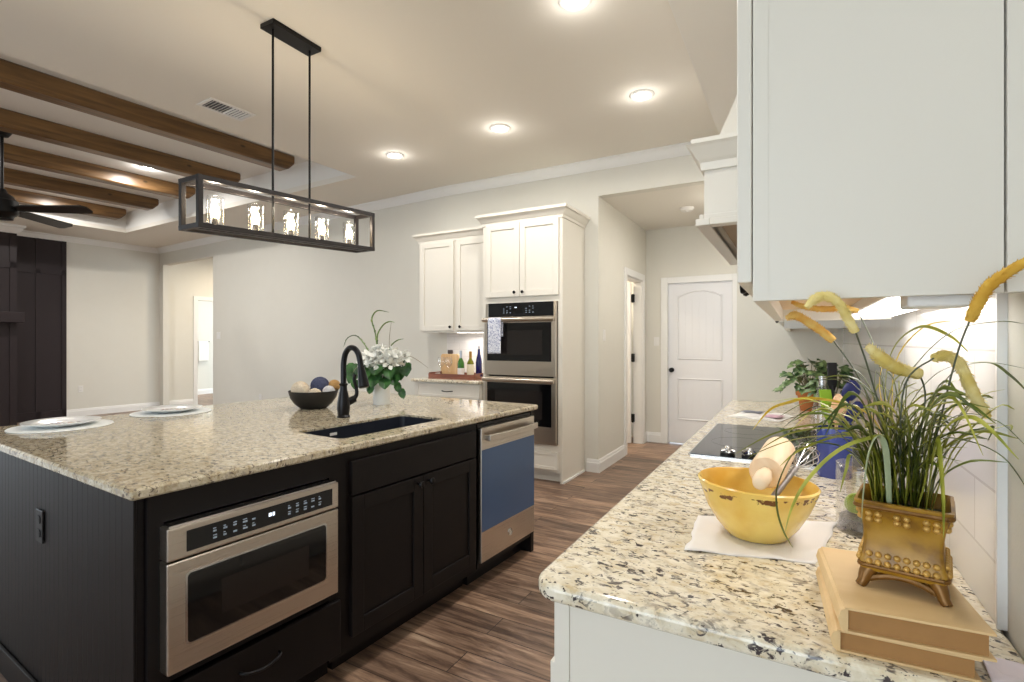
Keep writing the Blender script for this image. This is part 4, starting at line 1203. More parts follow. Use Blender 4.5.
for i in range(4):
    y0 = 0.805 + i * 0.74; y1 = y0 + 0.732
    mb = MB(); b5(mb, -0.367, -0.362, y0 + 0.01, y1, 0.776, 0.878); d_ = mb.build('drawer_front', 'white_cab', t, bevel=0.002)
    knob(TONX, (-0.367 - bx5, (y0 + y1) / 2 - by5, 0.825), d_, 'black_metal')
    d_ = door_nx(-0.372, y0 - 0.004, y1, 0.12, 0.766).build('door', 'white_cab', t, bevel=0.002)
    knob(TONX, (-0.372 - bx5, y1 - 0.04 - by5, 0.73), d_, 'black_metal')
mb = MB(); b5(mb, -0.29, WX - 0.002, 0.83, 3.765, 0.0, 0.10); mb.build('toe_kick', 'white_cab', t)

poly = []
r_c = 0.045
for k in range(8):
    a = R(180 + 90 * k / 7)
    poly.append((-0.395 + r_c + r_c * math.cos(a), 0.768 + r_c + r_c * math.sin(a)))
poly += [(WX - 0.001, 0.768), (WX - 0.001, 3.768), (-0.395, 3.768)]
o = MB().prism(poly, 0.882, CTZ).build('range_countertop', 'granite', bevel=0.011, seg=4)
for f in o.data.polygons: f.use_smooth = False
tag(o, 'cream speckled granite counter with rounded corner in the right foreground', 'countertop')

# cooktop
t = thing('glass_cooktop', 'black glass electric cooktop set in the right hand counter', 'cooktop', (-0.07, 2.245, CTZ))
MB().prism(rr(-0.268, 0.27, -0.375, 0.375, 0.012), 0.0, 0.006).build('frame', 'chrome', t)
gl = MB().prism(rr(-0.262, 0.264, -0.369, 0.369, 0.010), 0.004, 0.0078).build('glass_top', 'black_glass', t)
ringm = mat('burner_ring_print', (70, 70, 74), 0.12, vary=0.1)
for x, y, r in ((-0.13, 0.20, 0.085), (-0.12, -0.08, 0.11), (0.13, 0.20, 0.11), (0.14, -0.07, 0.085)):
    MB().lathe([(r, 0.0079), (r, 0.0081), (r - 0.003, 0.0081), (r - 0.003, 0.0079)], (x, y, 0), 48, cap=False).build('burner_ring', ringm, t)
for i in range(5):
    x = -0.142 + i * 0.068
    k = MB().lathe([(0.024, 0.0), (0.024, 0.006), (0.020, 0.008)], seg=24).build('knob', 'black_plastic', t, smooth=True)
    k.location = (x, -0.335, 0.0078)
    g = MB()
    for q in range(5):
        a = 2 * PI * q / 5 + 0.3 * i
        g.tube([(0, 0, 0.016), (0.011 * math.cos(a), 0.011 * math.sin(a), 0.017), (0.024 * math.cos(a), 0.024 * math.sin(a), 0.014)], [0.009, 0.007, 0.004], 8)
    g.lathe([(0.012, 0.006), (0.013, 0.022), (0.008, 0.030), (0.001, 0.031)], seg=14)
    g.build('lobed_grip', 'chrome', k, smooth=True)

# magazine beyond the cooktop
t = thing('magazine', 'open white magazine lying on the counter past the cooktop', 'magazine', (-0.17, 3.02, CTZ), R(-14))
mb = MB()
for s in (-1, 1):
    rows = []
    for i in range(9):
        u = i / 8
        zc = 0.003 + 0.010 * math.sin(PI * min(1, u * 1.15)) * (1 - u * 0.6)
        rows.append([(s * 0.13 * u, -0.13, zc), (s * 0.13 * u, 0.13, zc)])
    g = [[mb.bm.verts.new(p) for p in rw] for rw in rows]
    for a, b in zip(g, g[1:]): mb.bm.faces.new((a[0], b[0], b[1], a[1]))
    lo = [[mb.bm.verts.new((p[0], p[1], 0.0005)) for p in rw] for rw in rows]
    for a, b in zip(lo, lo[1:]): mb.bm.faces.new((a[0], a[1], b[1], b[0]))
    for e in (0, 1):
        for i in range(8): mb.bm.faces.new((g[i][e], g[i + 1][e], lo[i + 1][e], lo[i][e]))
    mb.bm.faces.new((g[8][0], g[8][1], lo[8][1], lo[8][0]))
pages = mb.build('pages', 'white_paper', t)
mb = MB()
mb.box(-0.115, -0.02, 0.02, 0.11, 0.0128, 0.0134)
mb.build('photo_print', mat('printed_grey_photo', (108, 112, 130), 0.4, vary=0.4, vscale=40), t)
MB().box(0.03, 0.11, -0.09, 0.02, 0.0128, 0.0134).build('pink_print', mat('printed_pink', (214, 170, 190), 0.4, vary=0.15, vscale=40), t)

# yellow bowl on a napkin
nap = mat('white_linen', (232, 228, 224), 0.9, bump=0.4, bscale=400, vary=0.03)
def napkin(pts, label, z0=CTZ, nn=26, amp=0.0035, name='cloth_napkin', m=nap, seed=3, cat='napkin'):
    # quad cloth given by four corners, gently rumpled
    mb = MB(); A_, B_, C_, D_ = [Vector(p + (0,)) for p in pts]
    g = []
    for i in range(nn + 1):
        row = []
        for j in range(nn + 1):
            u, v = i / nn, j / nn
            p = A_ * (1 - u) * (1 - v) + B_ * u * (1 - v) + C_ * u * v + D_ * (1 - u) * v
            h = max(0.0, noise.noise(Vector((p.x * 16, p.y * 16, seed)))) * amp * 2.2
            e = min(u, v, 1 - u, 1 - v)
            q = noise.noise(Vector((p.x * 20, p.y * 20, 9))) * 0.006 * (1 if e < 0.02 else 0)
            row.append(mb.bm.verts.new((p.x + q, p.y + q, z0 + 0.0022 + h * (1.0 if e < 0.3 else 0.15))))
        g.append(row)
    for a, b in zip(g, g[1:]):
        for i in range(nn): mb.bm.faces.new((a[i], a[i + 1], b[i + 1], b[i]))
    o = mb.build(name, m, smooth=True)
    so = o.modifiers.new('thick', 'SOLIDIFY'); so.thickness = 0.002; so.offset = -1
    return tag(o, label, cat)
napkin([(-0.185, 1.015), (0.030, 1.070), (0.075, 1.330), (-0.200, 1.230)], 'white linen napkin under the yellow bowl')
BX, BY, BZ = -0.074, 1.167, CTZ + 0.0035
bowl_m = mat('yellow_glaze', (232, 190, 72), 0.22, coat=0.4)
nt = bowl_m.node_tree; b = nt.nodes['Principled BSDF']; tc = nt.nodes.new('ShaderNodeTexCoord'); sp = nt.nodes.new('ShaderNodeSeparateXYZ')
nt.links.new(tc.outputs['Object'], sp.inputs[0])
n = nt.nodes.new('ShaderNodeTexNoise'); n.inputs['Scale'].default_value = 9; n.inputs['Detail'].default_value = 5
nt.links.new(tc.outputs['Object'], n.inputs['Vector'])
c1 = ramp(nt, n.outputs['Fac'], [(0.35, (216, 168, 66)), (0.6, (236, 206, 112))])
n2 = nt.nodes.new('ShaderNodeTexNoise'); n2.inputs['Scale'].default_value = 60; n2.inputs['Detail'].default_value = 4
nt.links.new(tc.outputs['Object'], n2.inputs['Vector'])
nt.links.new(c1.outputs[0], b.inputs['Base Color'])
t = thing('mixing_bowl', 'large yellow glazed bowl with brown crackled rim band on the white napkin', 'bowl', (BX, BY, BZ))
prof = [(0.001, 0.0), (0.054, 0.0), (0.059, 0.003), (0.078, 0.027), (0.096, 0.059), (0.110, 0.099), (0.1125, 0.108), (0.1095, 0.111), (0.106, 0.106), (0.091, 0.061), (0.072, 0.031), (0.05, 0.012), (0.001, 0.009)]
seg = 64
rings = []
for r, z in prof:
    ring = []
    for k in range(seg):
        a = 2 * PI * k / seg
        wob = 1 + 0.018 * math.sin(2 * a + 0.8) * (z / 0.115)
        zz = z + (0.004 * math.cos(a - R(200)) if z > 0.09 else 0.0)
        ring.append((r * wob * math.cos(a), r * wob * math.sin(a), zz))
    rings.append(ring)
ob = MB().loft(rings).build('bowl', bowl_m, t, smooth=True)
# the outside carries a brown worn band below the rim
outer_m = bowl_m.copy(); outer_m.name = 'yellow_glaze_with_worn_band'
nt = outer_m.node_tree; b = nt.nodes['Principled BSDF']
tc = nt.nodes.new('ShaderNodeTexCoord'); sp = nt.nodes.new('ShaderNodeSeparateXYZ'); nt.links.new(tc.outputs['Object'], sp.inputs[0])
mr = nt.nodes.new('ShaderNodeMapRange'); mr.inputs['From Min'].default_value = 0.05; mr.inputs['From Max'].default_value = 0.11
nt.links.new(sp.outputs[2], mr.inputs['Value'])
band = ramp(nt, mr.outputs['Result'], [(0.42, (0, 0, 0, 1)), (0.70, (0.62, 0.62, 0.62, 1)), (0.84, (0.62, 0.62, 0.62, 1)), (0.90, (0, 0, 0, 1))])
nz_ = nt.nodes.new('ShaderNodeTexNoise'); nz_.inputs['Scale'].default_value = 70; nz_.inputs['Detail'].default_value = 4
nt.links.new(tc.outputs['Object'], nz_.inputs['Vector'])
ad = nt.nodes.new('ShaderNodeMath'); ad.operation = 'MULTIPLY'
nt.links.new(band.outputs[0], ad.inputs[0]); nt.links.new(nz_.outputs['Fac'], ad.inputs[1])
mk = ramp(nt, ad.outputs[0], [(0.315, (0, 0, 0, 1)), (0.345, (1, 1, 1, 1))])
mx = nt.nodes.new('ShaderNodeMix'); mx.data_type = 'RGBA'
src = b.inputs['Base Color'].links[0].from_socket
nt.links.new(mk.outputs[0], mx.inputs[0]); nt.links.new(src, mx.inputs[6]); mx.inputs[7].default_value = lin((106, 62, 18))
nt.links.new(mx.outputs[2], b.inputs['Base Color'])
ob.data.materials.append(outer_m)
for f in ob.data.polygons:
    c = f.center
    if c.x * f.normal.x + c.y * f.normal.y > 0.0 and c.z < 0.1085:
        f.material_index = 1

# rolling pin across the bowl
t = thing('rolling_pin', 'pale wooden rolling pin resting across the yellow bowl', 'rolling pin', (-0.04, 1.25, 1.058))
pa, pb = V(-0.055, 1.137, 1.053) - V(-0.04, 1.25, 1.058), V(-0.036, 1.315, 1.066) - V(-0.04, 1.25, 1.058)
dv = (pb - pa).normalized()
M['pin_wood'] = grain_wood('pale_beech', (222, 190, 152), (240, 220, 190), 1, 0.5, 2.0, False)
MB().tube([pa, pa + dv * 0.004, pb - dv * 0.004, pb], [0.030, 0.0325, 0.0325, 0.030], 32).build('barrel', 'pin_wood', t, smooth=True)
for p, s in ((pa, -1), (pb, 1)):
    MB().tube([p - dv * s * 0.002, p + dv * s * 0.010, p + dv * s * 0.03, p + dv * s * 0.06, p + dv * s * 0.074, p + dv * s * 0.077], [0.011, 0.012, 0.0155, 0.015, 0.012, 0.008], 18).build('handle', 'pin_wood', t, smooth=True)
# whisk in the bowl
t = thing('wire_whisk', 'steel wire whisk leaning over the back rim of the yellow bowl', 'whisk', (-0.01, 1.27, 1.02))
wa, wb = V(-0.034, -0.11, -0.022), V(0.006, 0.015, 0.016)
dv = (wb - wa).normalized()
MB().tube([wa, wa + dv * 0.01, wb], [0.005, 0.0065, 0.006], 12).build('handle', mat('grey_grip', (132, 128, 126), 0.4, 0.3, vary=0.05), t, smooth=True)
mb = MB()
u = dv.orthogonal().normalized(); v = dv.cross(u)
for k in range(5):
    a = PI * k / 5
    s = u * math.cos(a) + v * math.sin(a)
    mb.tube([wb, wb + dv * 0.03 + s * 0.014, wb + dv * 0.07 + s * 0.027, wb + dv * 0.098 + s * 0.014, wb + dv * 0.104, wb + dv * 0.098 - s * 0.014, wb + dv * 0.07 - s * 0.027, wb + dv * 0.03 - s * 0.014, wb], 0.0011, 6, 4)
mb.build('wires', 'chrome', t, smooth=True)

# utensil crock
cxx, cyy = 0.095, 1.795
t = thing('utensil_crock', 'cobalt blue ceramic utensil crock on the right counter behind the bowl', 'crock', (cxx, cyy, CTZ))
MB().lathe([(0.001, 0), (0.044, 0), (0.046, 0.004), (0.047, 0.14), (0.0465, 0.145), (0.042, 0.143), (0.041, 0.01), (0.001, 0.008)], seg=36).build('crock', mat('cobalt_blue_glaze', (50, 64, 134), 0.2, vary=0.1, coat=0.4), t, smooth=True)
M['navy_plastic'] = mat('navy_silicone', (18, 28, 84), 0.35, vary=0.1)
M['lime_plastic'] = mat('lime_silicone', (126, 162, 40), 0.4, vary=0.1)
M['peach_wood'] = grain_wood('peach_wood', (216, 168, 128), (232, 196, 158), 2, 0.5, 2.0, False)
def utensil(name, tip, foot, head, hm, sm, label, hw=0.022, hl=0.07):
    t = thing(name, label, 'utensil', (cxx, cyy, CTZ + 0.011), 0, 'kitchen utensils in the blue crock')
    tip, foot = Vector(tip), Vector(foot)
    d = (tip - foot).normalized()
    MB().tube([foot, tip - d * hl * 0.8], [0.005, 0.0045], 10).build('shaft', sm, t, smooth=True)
    side = Vector((ca, sa, 0)); fr = side.cross(d).normalized()
    if head == 'spoon':
        rings = []
        for k in range(9):
            u = k / 8
            w = hw * math.sin(PI * min(0.97, 0.10 + 0.87 * u)) ** 0.6
            c = tip - d * hl * (1 - u) + fr * 0.006 * math.sin(PI * u)
            rings.append([tuple(c + side * w * math.cos(q) + fr * 0.004 * math.sin(q)) for q in [2 * PI * i / 14 for i in range(14)]])
        MB().loft(rings).build('spoon_head', hm, t, smooth=True)
    else:
        c0, c1 = tip - d * hl, tip
        MB().loft([[tuple(c + side * a * w + fr * b * 0.003) for a, b in ((-1, -1), (1, -1), (1, 1), (-1, 1))] for c, w in ((c0, hw * 0.5), (c0 + d * hl * 0.25, hw), (c1, hw))]).build('blade', hm, t, bevel=0.002)
utensil('spoon', (0.045, 0.01, 0.275), (-0.005, 0.0, 0.002), 'spoon', 'navy_plastic', 'navy_plastic', 'navy spoon with round head, tallest spoon in the blue crock', 0.028, 0.062)
utensil('ladle', (0.056, -0.015, 0.215), (0.0, -0.012, 0.002), 'spoon', 'navy_plastic', 'navy_plastic', 'lower navy spoon leaning right in the blue crock', 0.026, 0.06)
utensil('wooden_spoon', (0.008, -0.02, 0.235), (0.0, 0.015, 0.002), 'spoon', 'peach_wood', 'peach_wood', 'pale wooden spoon in the blue crock', 0.024, 0.085)
utensil('spatula', (-0.025, 0.0, 0.245), (0.006, 0.0, 0.002), 'spatula', 'lime_plastic', 'lime_plastic', 'lime green spatula in the blue crock', 0.018, 0.09)
utensil('turner', (-0.005, 0.02, 0.325), (-0.003, 0.015, 0.002), 'spatula', 'black_plastic', 'black_plastic', 'black turner with square head in the blue crock', 0.014, 0.085)

# glass bottle and ivy plants behind
t = thing('glass_bottle', 'clear conical glass bottle on the counter just past the cooktop', 'bottle', (0.10, 2.80, CTZ))
MB().lathe([(0.001, 0.002), (0.045, 0.0), (0.05, 0.006), (0.048, 0.05), (0.032, 0.13), (0.018, 0.175), (0.016, 0.205), (0.0185, 0.208), (0.0185, 0.215), (0.0135, 0.215), (0.0135, 0.18), (0.029, 0.13), (0.045, 0.05), (0.044, 0.008), (0.001, 0.006)], seg=30).build('bottle', 'glass', t, smooth=True)
MB().lathe([(0.013, 0.195), (0.013, 0.222), (0.016, 0.224), (0.016, 0.236), (0.001, 0.238)], seg=16).build('stopper', 'chrome', t, smooth=True)
terr = mat('terracotta', (190, 118, 66), 0.8, bump=0.2, vary=0.12, vscale=20)
def ivy(x, y, label, size, nl, seed, h, cat='potted plant'):
    t = thing('potted_ivy', label, cat, (x, y, CTZ), 0, 'ivy plants in terracotta pots')
    p = MB().lathe([(0.001, 0), (0.042, 0), (0.058, 0.085), (0.066, 0.086), (0.068, 0.115), (0.062, 0.115), (0.056, 0.09), (0.05, 0.09), (0.001, 0.088)], seg=28).build('pot', terr, t, smooth=True)
    MB().lathe([(0.055, 0.089), (0.04, 0.097), (0.001, 0.1)], seg=20).build('soil', mat('potting_soil', (52, 38, 30), 0.95, bump=0.8, vary=0.2), p)
    rnd = random.Random(seed)
    mb = MB(); ms = MB()
    for k in range(nl):
        a = rnd.uniform(0, 2 * PI); el = rnd.uniform(-0.35, 1.3)
        q = rnd.uniform(0.45, 1.0)
        c = Vector((math.cos(a) * math.cos(el) * size * q, math.sin(a) * math.cos(el) * size * q, 0.11 + h * 0.35 + math.sin(el) * h * q))
        if c.x + x > WX - 0.05: c.x = WX - 0.05 - x - rnd.uniform(0, 0.04)
        if c.y + y > 3.77 - 0.05: c.y = 3.72 - y - rnd.uniform(0, 0.04)
        c.z = max(c.z, 0.05)
        d = Vector((math.cos(a), math.sin(a), rnd.uniform(-0.6, 0.15)))
        if k % 3 == 0: ms.tube([(0, 0, 0.09), tuple(c * 0.5 + Vector((0, 0, 0.06))), tuple(c)], 0.0018, 5, 3)
        leaf(mb, c, d, (d.x * 0.5 + rnd.uniform(-.3, .3), d.y * 0.5 - 0.4, 0.8), rnd.uniform(0.05, 0.075), rnd.uniform(0.045, 0.065), 'ivy', 0.3)
    mb.build('leaves', 'ivy', t)
    ms.build('stems', leaf_mat('ivy_stem', (70, 70, 36), (110, 104, 60)), t)
ivy(0.055, 3.42, 'potted ivy in terracotta by the far wall, the left bushier of the two', 0.15, 80, 4, 0.14)
ivy(0.165, 3.10, 'potted ivy with orange blossom in terracotta, half hidden behind the glass bottle', 0.10, 42, 9, 0.13)

# glass jar with lemon slices behind the gold planter
t = thing('glass_jar', 'clear glass jar with lemon and lime slices behind the gold planter', 'jar', (0.120, 1.30, CTZ))
MB().lathe([(0.001, 0.002), (0.046, 0), (0.049, 0.004), (0.049, 0.143), (0.0465, 0.144), (0.0460, 0.012), (0.001, 0.010)], seg=32).build('jar', 'glass', t, smooth=True)
lem = mat('lemon_slice', (214, 196, 60), 0.4, vary=0.15, vscale=60); lime = mat('lime_slice', (128, 158, 50), 0.4, vary=0.2, vscale=60)
for i in range(6):
    mb = MB().lathe([(0.001, -0.003), (0.021, -0.003), (0.022, 0), (0.021, 0.003), (0.001, 0.003)], seg=22)
    o = mb.build('fruit_slice', lem if i % 2 == 0 else lime, t, smooth=True)
    a = i * 1.2
    o.location = (0.016 * math.cos(a), 0.016 * math.sin(a), 0.030 + 0.010 * i); o.rotation_euler = (R(55 + 10 * i), 0, a)
MB().lathe([(0.001, 0.0), (0.043, 0.0), (0.043, 0.02), (0.001, 0.022)], (0, 0, 0.0105), 24).build('dark_pebbles', mat('dark_pebble', (46, 46, 50), 0.4, bump=1.0, bscale=120, vary=0.4, vscale=120), t)

# two pale books under the planter
M['book_cover'] = grain_wood('tan_book_cloth', (208, 174, 122), (224, 194, 146), 0, 0.6, 1.2, False)
M['book_pages'] = mat('shaded_book_pages', (160, 118, 70), 0.85, vary=0.12, vscale=40)  # brown tone paints in the shadow on the page edges
def book(loc, rz, w, l, h, label, m='book_cover'):
    t = thing('book', label, 'book', loc, rz, 'pale books under the planter')
    MB().box(0, w, 0, l, 0, 0.0035).box(0, w, 0, l, h - 0.0035, h).build('cover_board', m, t, bevel=0.0012)
    mb = MB()
    mb.loft([[(0.004, y, 0.0), (-0.004, y, h * 0.15), (-0.007, y, h * 0.5), (-0.004, y, h * 0.85), (0.004, y, h)] for y in (0, l)])
    mb.build('spine', m, t)
    MB().box(0.004, w - 0.006, 0.005, l - 0.005, 0.0035, h - 0.0035).build('page_block', 'book_pages', t)
book((0.044, 0.782, CTZ), R(3), 0.145, 0.212, 0.029, 'lower pale cloth book of the stack under the gold planter')
book((0.052, 0.776, CTZ + 0.029), R(5), 0.150, 0.212, 0.033, 'upper pale cloth book directly beneath the gold planter')

# gold planter with ornamental grass
PZ = CTZ + 0.0625
t = thing('grass_planter', 'gold square footed planter of long ornamental grass with yellow plumes on the books', 'potted plant', (0.130, 0.895, PZ), R(-11))
gold = mat('antique_gold_glaze', (150, 112, 32), 0.38, 0.1, bump=0.2, bscale=60, coat=0.1)
nt = gold.node_tree; b = nt.nodes['Principled BSDF']; tc = nt.nodes.new('ShaderNodeTexCoord'); n = nt.nodes.new('ShaderNodeTexNoise')
n.inputs['Scale'].default_value = 26; n.inputs['Detail'].default_value = 4
nt.links.new(tc.outputs['Object'], n.inputs['Vector'])
r = ramp(nt, n.outputs['Fac'], [(0.34, (108, 72, 14)), (0.5, (156, 114, 22)), (0.66, (172, 130, 40))]); nt.links.new(r.outputs[0], b.inputs['Base Color'])
gold_d = mat('worn_gold_relief', (122, 84, 34), 0.34, 0.4, bump=0.5, bscale=70, vary=0.35, vscale=60)
def sq(h, z): return [(x * h, y * h, z) for x, y in rr(-1, 1, -1, 1, 0.12, 3)]
hs = [(0.044, 0.022), (0.047, 0.026), (0.0475, 0.036), (0.0455, 0.042), (0.0435, 0.058), (0.0435, 0.078), (0.0455, 0.092), (0.050, 0.108), (0.053, 0.114), (0.0535, 0.119), (0.050, 0.120), (0.046, 0.112), (0.042, 0.098)]
MB().loft([sq(h, z) for h, z in hs]).build('pot', gold, t, smooth=True)
mb = MB()
for s in (-1, 1):
    for q in (-1, 1):
        mb.tube([(s * 0.034, q * 0.034, 0.028), (s * 0.040, q * 0.040, 0.016), (s * 0.043, q * 0.043, 0.006), (s * 0.047, q * 0.047, 0.0), ], [0.012, 0.009, 0.007, 0.006], 10, 2)
    for axis in (0, 1):
        pts = []
        for k in range(9):
            u = -0.036 + 0.072 * k / 8
            z = 0.020 - 0.010 * abs(u / 0.036) ** 2
            pts.append((u, s * 0.0405, z) if axis == 0 else (s * 0.0405, u, z))
        mb.tube(pts, 0.0045, 8)
mb.build('scroll_feet', gold_d, t, smooth=True)
bead_m = mat('bright_gold_bead', (196, 154, 78), 0.3, 0.3, vary=0.15, vscale=50)
mb = MB()
for fx, fy in ((0, -1), (0, 1), (-1, 0), (1, 0)):
    for z, h in ((0.102, 0.0478), (0.094, 0.0462), (0.036, 0.0475), (0.046, 0.0452)):
        for k in range(8):
            if k % 3 == 2 and z > 0.09: continue
            u = -0.036 + 0.072 * k / 7
            p = (u, fy * (h + 0.0005), z) if fx == 0 else (fx * (h + 0.0005), u, z)
            mb.ball(p, 0.0043, 10, 6)
        if z in (0.094, 0.046):
            mb.build('bead_relief', bead_m, t, smooth=True); mb = MB()
mb.bm.free()
for z, h, rad in ((0.112, 0.0515, 0.0035), (0.030, 0.0475, 0.003)):
    mb = MB()
    pts = [(x * h, y * h, z) for x, y in rr(-1, 1, -1, 1, 0.10, 3)]
    mb.tube(pts + [pts[0]], rad, 8)
    mb.build('rope_edge', gold_d, t, smooth=True)

LOC = Vector((0.130, 0.895, PZ)); IR = Matrix.Rotation(R(11), 3, 'Z')
def tl(p): return tuple(IR @ (Vector(p) - LOC))
def clampw(p):
    p = Vector(p)
    if p.x > WX - 0.02: p.x = WX - 0.02
    return p
def blade_(mb, pts, w, k=6):
    pts = [tl(p) for p in pts]
    rs = [w * (0.8 if i == 0 else (1.0 if i < len(pts) - 2 else (0.75 if i == len(pts) - 2 else 0.08))) for i in range(len(pts))]
    mb.tube(pts, rs, 6, k, flat=0.22)
arcs = {
 'A1': [(0.116, 0.912, 1.09), (0.095, 0.9, 1.172), (0.069, 0.932, 1.186), (0.017, 0.949, 1.18), (-0.041, 0.962, 1.157), (-0.098, 0.976, 1.115)],
 'A2': [(0.11, 0.909, 1.09), (0.086, 0.907, 1.17), (0.051, 0.945, 1.179), (-0.011, 0.967, 1.162), (-0.057, 0.976, 1.128)],
 'A3': [(0.114, 0.911, 1.09), (0.09, 0.909, 1.163), (0.058, 0.948, 1.167), (0.003, 0.964, 1.136), (-0.026, 0.97, 1.105)],
 'A4': [(0.115, 0.915, 1.09), (0.09, 0.905, 1.155), (0.05, 0.93, 1.168), (-0.005, 0.95, 1.155), (-0.06, 0.965, 1.125), (-0.075, 0.97, 1.112)],
 'C': [(0.128, 0.873, 1.09), (0.111, 0.852, 1.179), (0.077, 0.844, 1.18), (0.042, 0.848, 1.155), (0.01, 0.853, 1.111), (-0.008, 0.866, 1.067), (-0.017, 0.884, 1.024)],
 'E1': [(0.123, 0.916, 1.09), (0.112, 0.921, 1.229), (0.123, 0.939, 1.302), (0.158, 0.959, 1.336), (0.195, 0.979, 1.324), (0.221, 0.994, 1.299)],
 'F': [(0.128, 0.87, 1.09), (0.13, 0.851, 1.184), (0.127, 0.849, 1.217), (0.123, 0.848, 1.23)],
 'Y3': [(0.107, 0.93, 1.09), (0.073, 0.934, 1.141), (0.064, 0.929, 1.118), (0.057, 0.936, 1.082)],
 'Y2': [(0.107, 0.93, 1.09), (0.089, 0.943, 1.195), (0.074, 0.946, 1.216), (0.055, 0.947, 1.192), (0.052, 0.945, 1.16)]}
dark = {
 'B': [(0.107, 0.896, 1.09), (0.08, 0.881, 1.174), (0.036, 0.902, 1.172), (-0.004, 0.914, 1.142), (-0.028, 0.924, 1.084), (-0.029, 0.934, 1.041), (-0.02, 0.951, 1.002), (-0.007, 0.97, 0.971)],
 'E2': [(0.129, 0.919, 1.09), (0.126, 0.918, 1.23), (0.152, 0.921, 1.288), (0.19, 0.92, 1.330), (0.225, 0.88, 1.34), (0.23, 0.81, 1.335)],
 'E3': [(0.135, 0.923, 1.09), (0.135, 0.923, 1.201), (0.168, 0.919, 1.267), (0.21, 0.90, 1.287), (0.23, 0.80, 1.283)],
 'E4': [(0.138, 0.901, 1.09), (0.15, 0.908, 1.19), (0.182, 0.903, 1.269), (0.217, 0.89, 1.287), (0.23, 0.85, 1.271), (0.232, 0.79, 1.25)],
 'E5': [(0.14, 0.88, 1.09), (0.158, 0.89, 1.18), (0.188, 0.884, 1.217), (0.222, 0.87, 1.213), (0.232, 0.80, 1.19)],
 'E6': [(0.136, 0.878, 1.09), (0.159, 0.868, 1.177), (0.188, 0.861, 1.187), (0.221, 0.846, 1.172), (0.232, 0.80, 1.14)]}
arcs['F2'] = [(0.140, 0.872, 1.085), (0.147, 0.858, 1.13), (0.150, 0.848, 1.185), (0.151, 0.843, 1.205)]
arcs['F3'] = [(0.150, 0.872, 1.085), (0.154, 0.846, 1.17), (0.156, 0.832, 1.185), (0.158, 0.818, 1.12), (0.158, 0.816, 1.07)]
mg, md = MB(), MB()
for k_, p in arcs.items(): blade_(mg, p, 0.0030 if k_[0] != 'F' else 0.006)
for k_, p in dark.items(): blade_(md, p, 0.0028)
rnd = random.Random(21)
for k in range(95):
    bx0 = 0.128 + rnd.uniform(-0.034, 0.034); by0 = 0.905 + rnd.uniform(-0.034, 0.034)
    a = rnd.uniform(0, 2 * PI); reach = rnd.uniform(0.015, 0.085); h = rnd.uniform(0.07, 0.19)
    dx, dy = math.cos(a) * reach, math.sin(a) * reach
    tip = (bx0 + dx * 1.6, by0 + dy * 1.6, 1.09 + h * (0.9 if reach > 0.06 else 1.0))
    pts = [(bx0, by0, 1.085), (bx0 + dx * 0.3, by0 + dy * 0.3, 1.09 + h * 0.5), (bx0 + dx * 0.9, by0 + dy * 0.9, 1.09 + h * 0.9), tip]
    pts = [tuple(clampw(p)) for p in pts]
    blade_(mg if k % 2 == 0 else md, pts, rnd.uniform(0.0028, 0.0058), 4)
for k in range(26):
    a = rnd.uniform(0, 2 * PI); r0 = 0.03
    bx0, by0 = 0.128 + r0 * math.cos(a), 0.905 + r0 * math.sin(a)
    L_ = rnd.uniform(0.09, 0.16); h = rnd.uniform(0.10, 0.17)
    pts = [(bx0, by0, 1.085), (bx0 + math.cos(a) * L_ * 0.25, by0 + math.sin(a) * L_ * 0.25, 1.09 + h * 0.75), (bx0 + math.cos(a) * L_ * 0.6, by0 + math.sin(a) * L_ * 0.6, 1.09 + h), (bx0 + math.cos(a) * L_, by0 + math.sin(a) * L_, 1.09 + h * rnd.uniform(0.6, 0.95))]
    blade_(mg if k % 2 else md, [tuple(clampw(p)) for p in pts], rnd.uniform(0.0024, 0.0042), 5)
mg.build('grass_blades', 'grass', t, smooth=True); md.build('dark_blades', 'grass_dark', t, smooth=True)
mb = MB(); blade_(mb, [(0.109, 0.86, 1.09), (0.099, 0.811, 1.174), (0.088, 0.793, 1.194), (0.078, 0.788, 1.17), (0.072, 0.785, 1.113), (0.072, 0.796, 1.078)], 0.0036)
mb.build('pale_blade', mat('grey_green_blade', (150, 164, 132), 0.35, vary=0.1, vscale=20), t, smooth=True)
mb = MB(); blade_(mb, [(0.123, 0.916, 1.09), (0.107, 0.93, 1.183), (0.078, 0.96, 1.212), (0.021, 0.997, 1.219), (-0.012, 1.001, 1.21), (-0.043, 1.007, 1.194), (-0.069, 0.992, 1.159)], 0.0046)
blade_(mb, [(0.13, 0.91, 1.09), (0.122, 0.93, 1.20), (0.13, 0.96, 1.285), (0.165, 0.98, 1.335), (0.20, 0.985, 1.345)], 0.0032)
blade_(mb, [(0.12, 0.90, 1.09), (0.112, 0.93, 1.20), (0.108, 0.95, 1.25), (0.115, 0.96, 1.285)], 0.004)
mb.build('yellow_blade', 'yellow_blade', t, smooth=True)
MB().box(-0.040, 0.040, -0.040, 0.040, 0.092, 0.100).build('soil', mat('moss_soil', (44, 48, 24), 0.95, bump=0.8, vary=0.3, vscale=40), t)
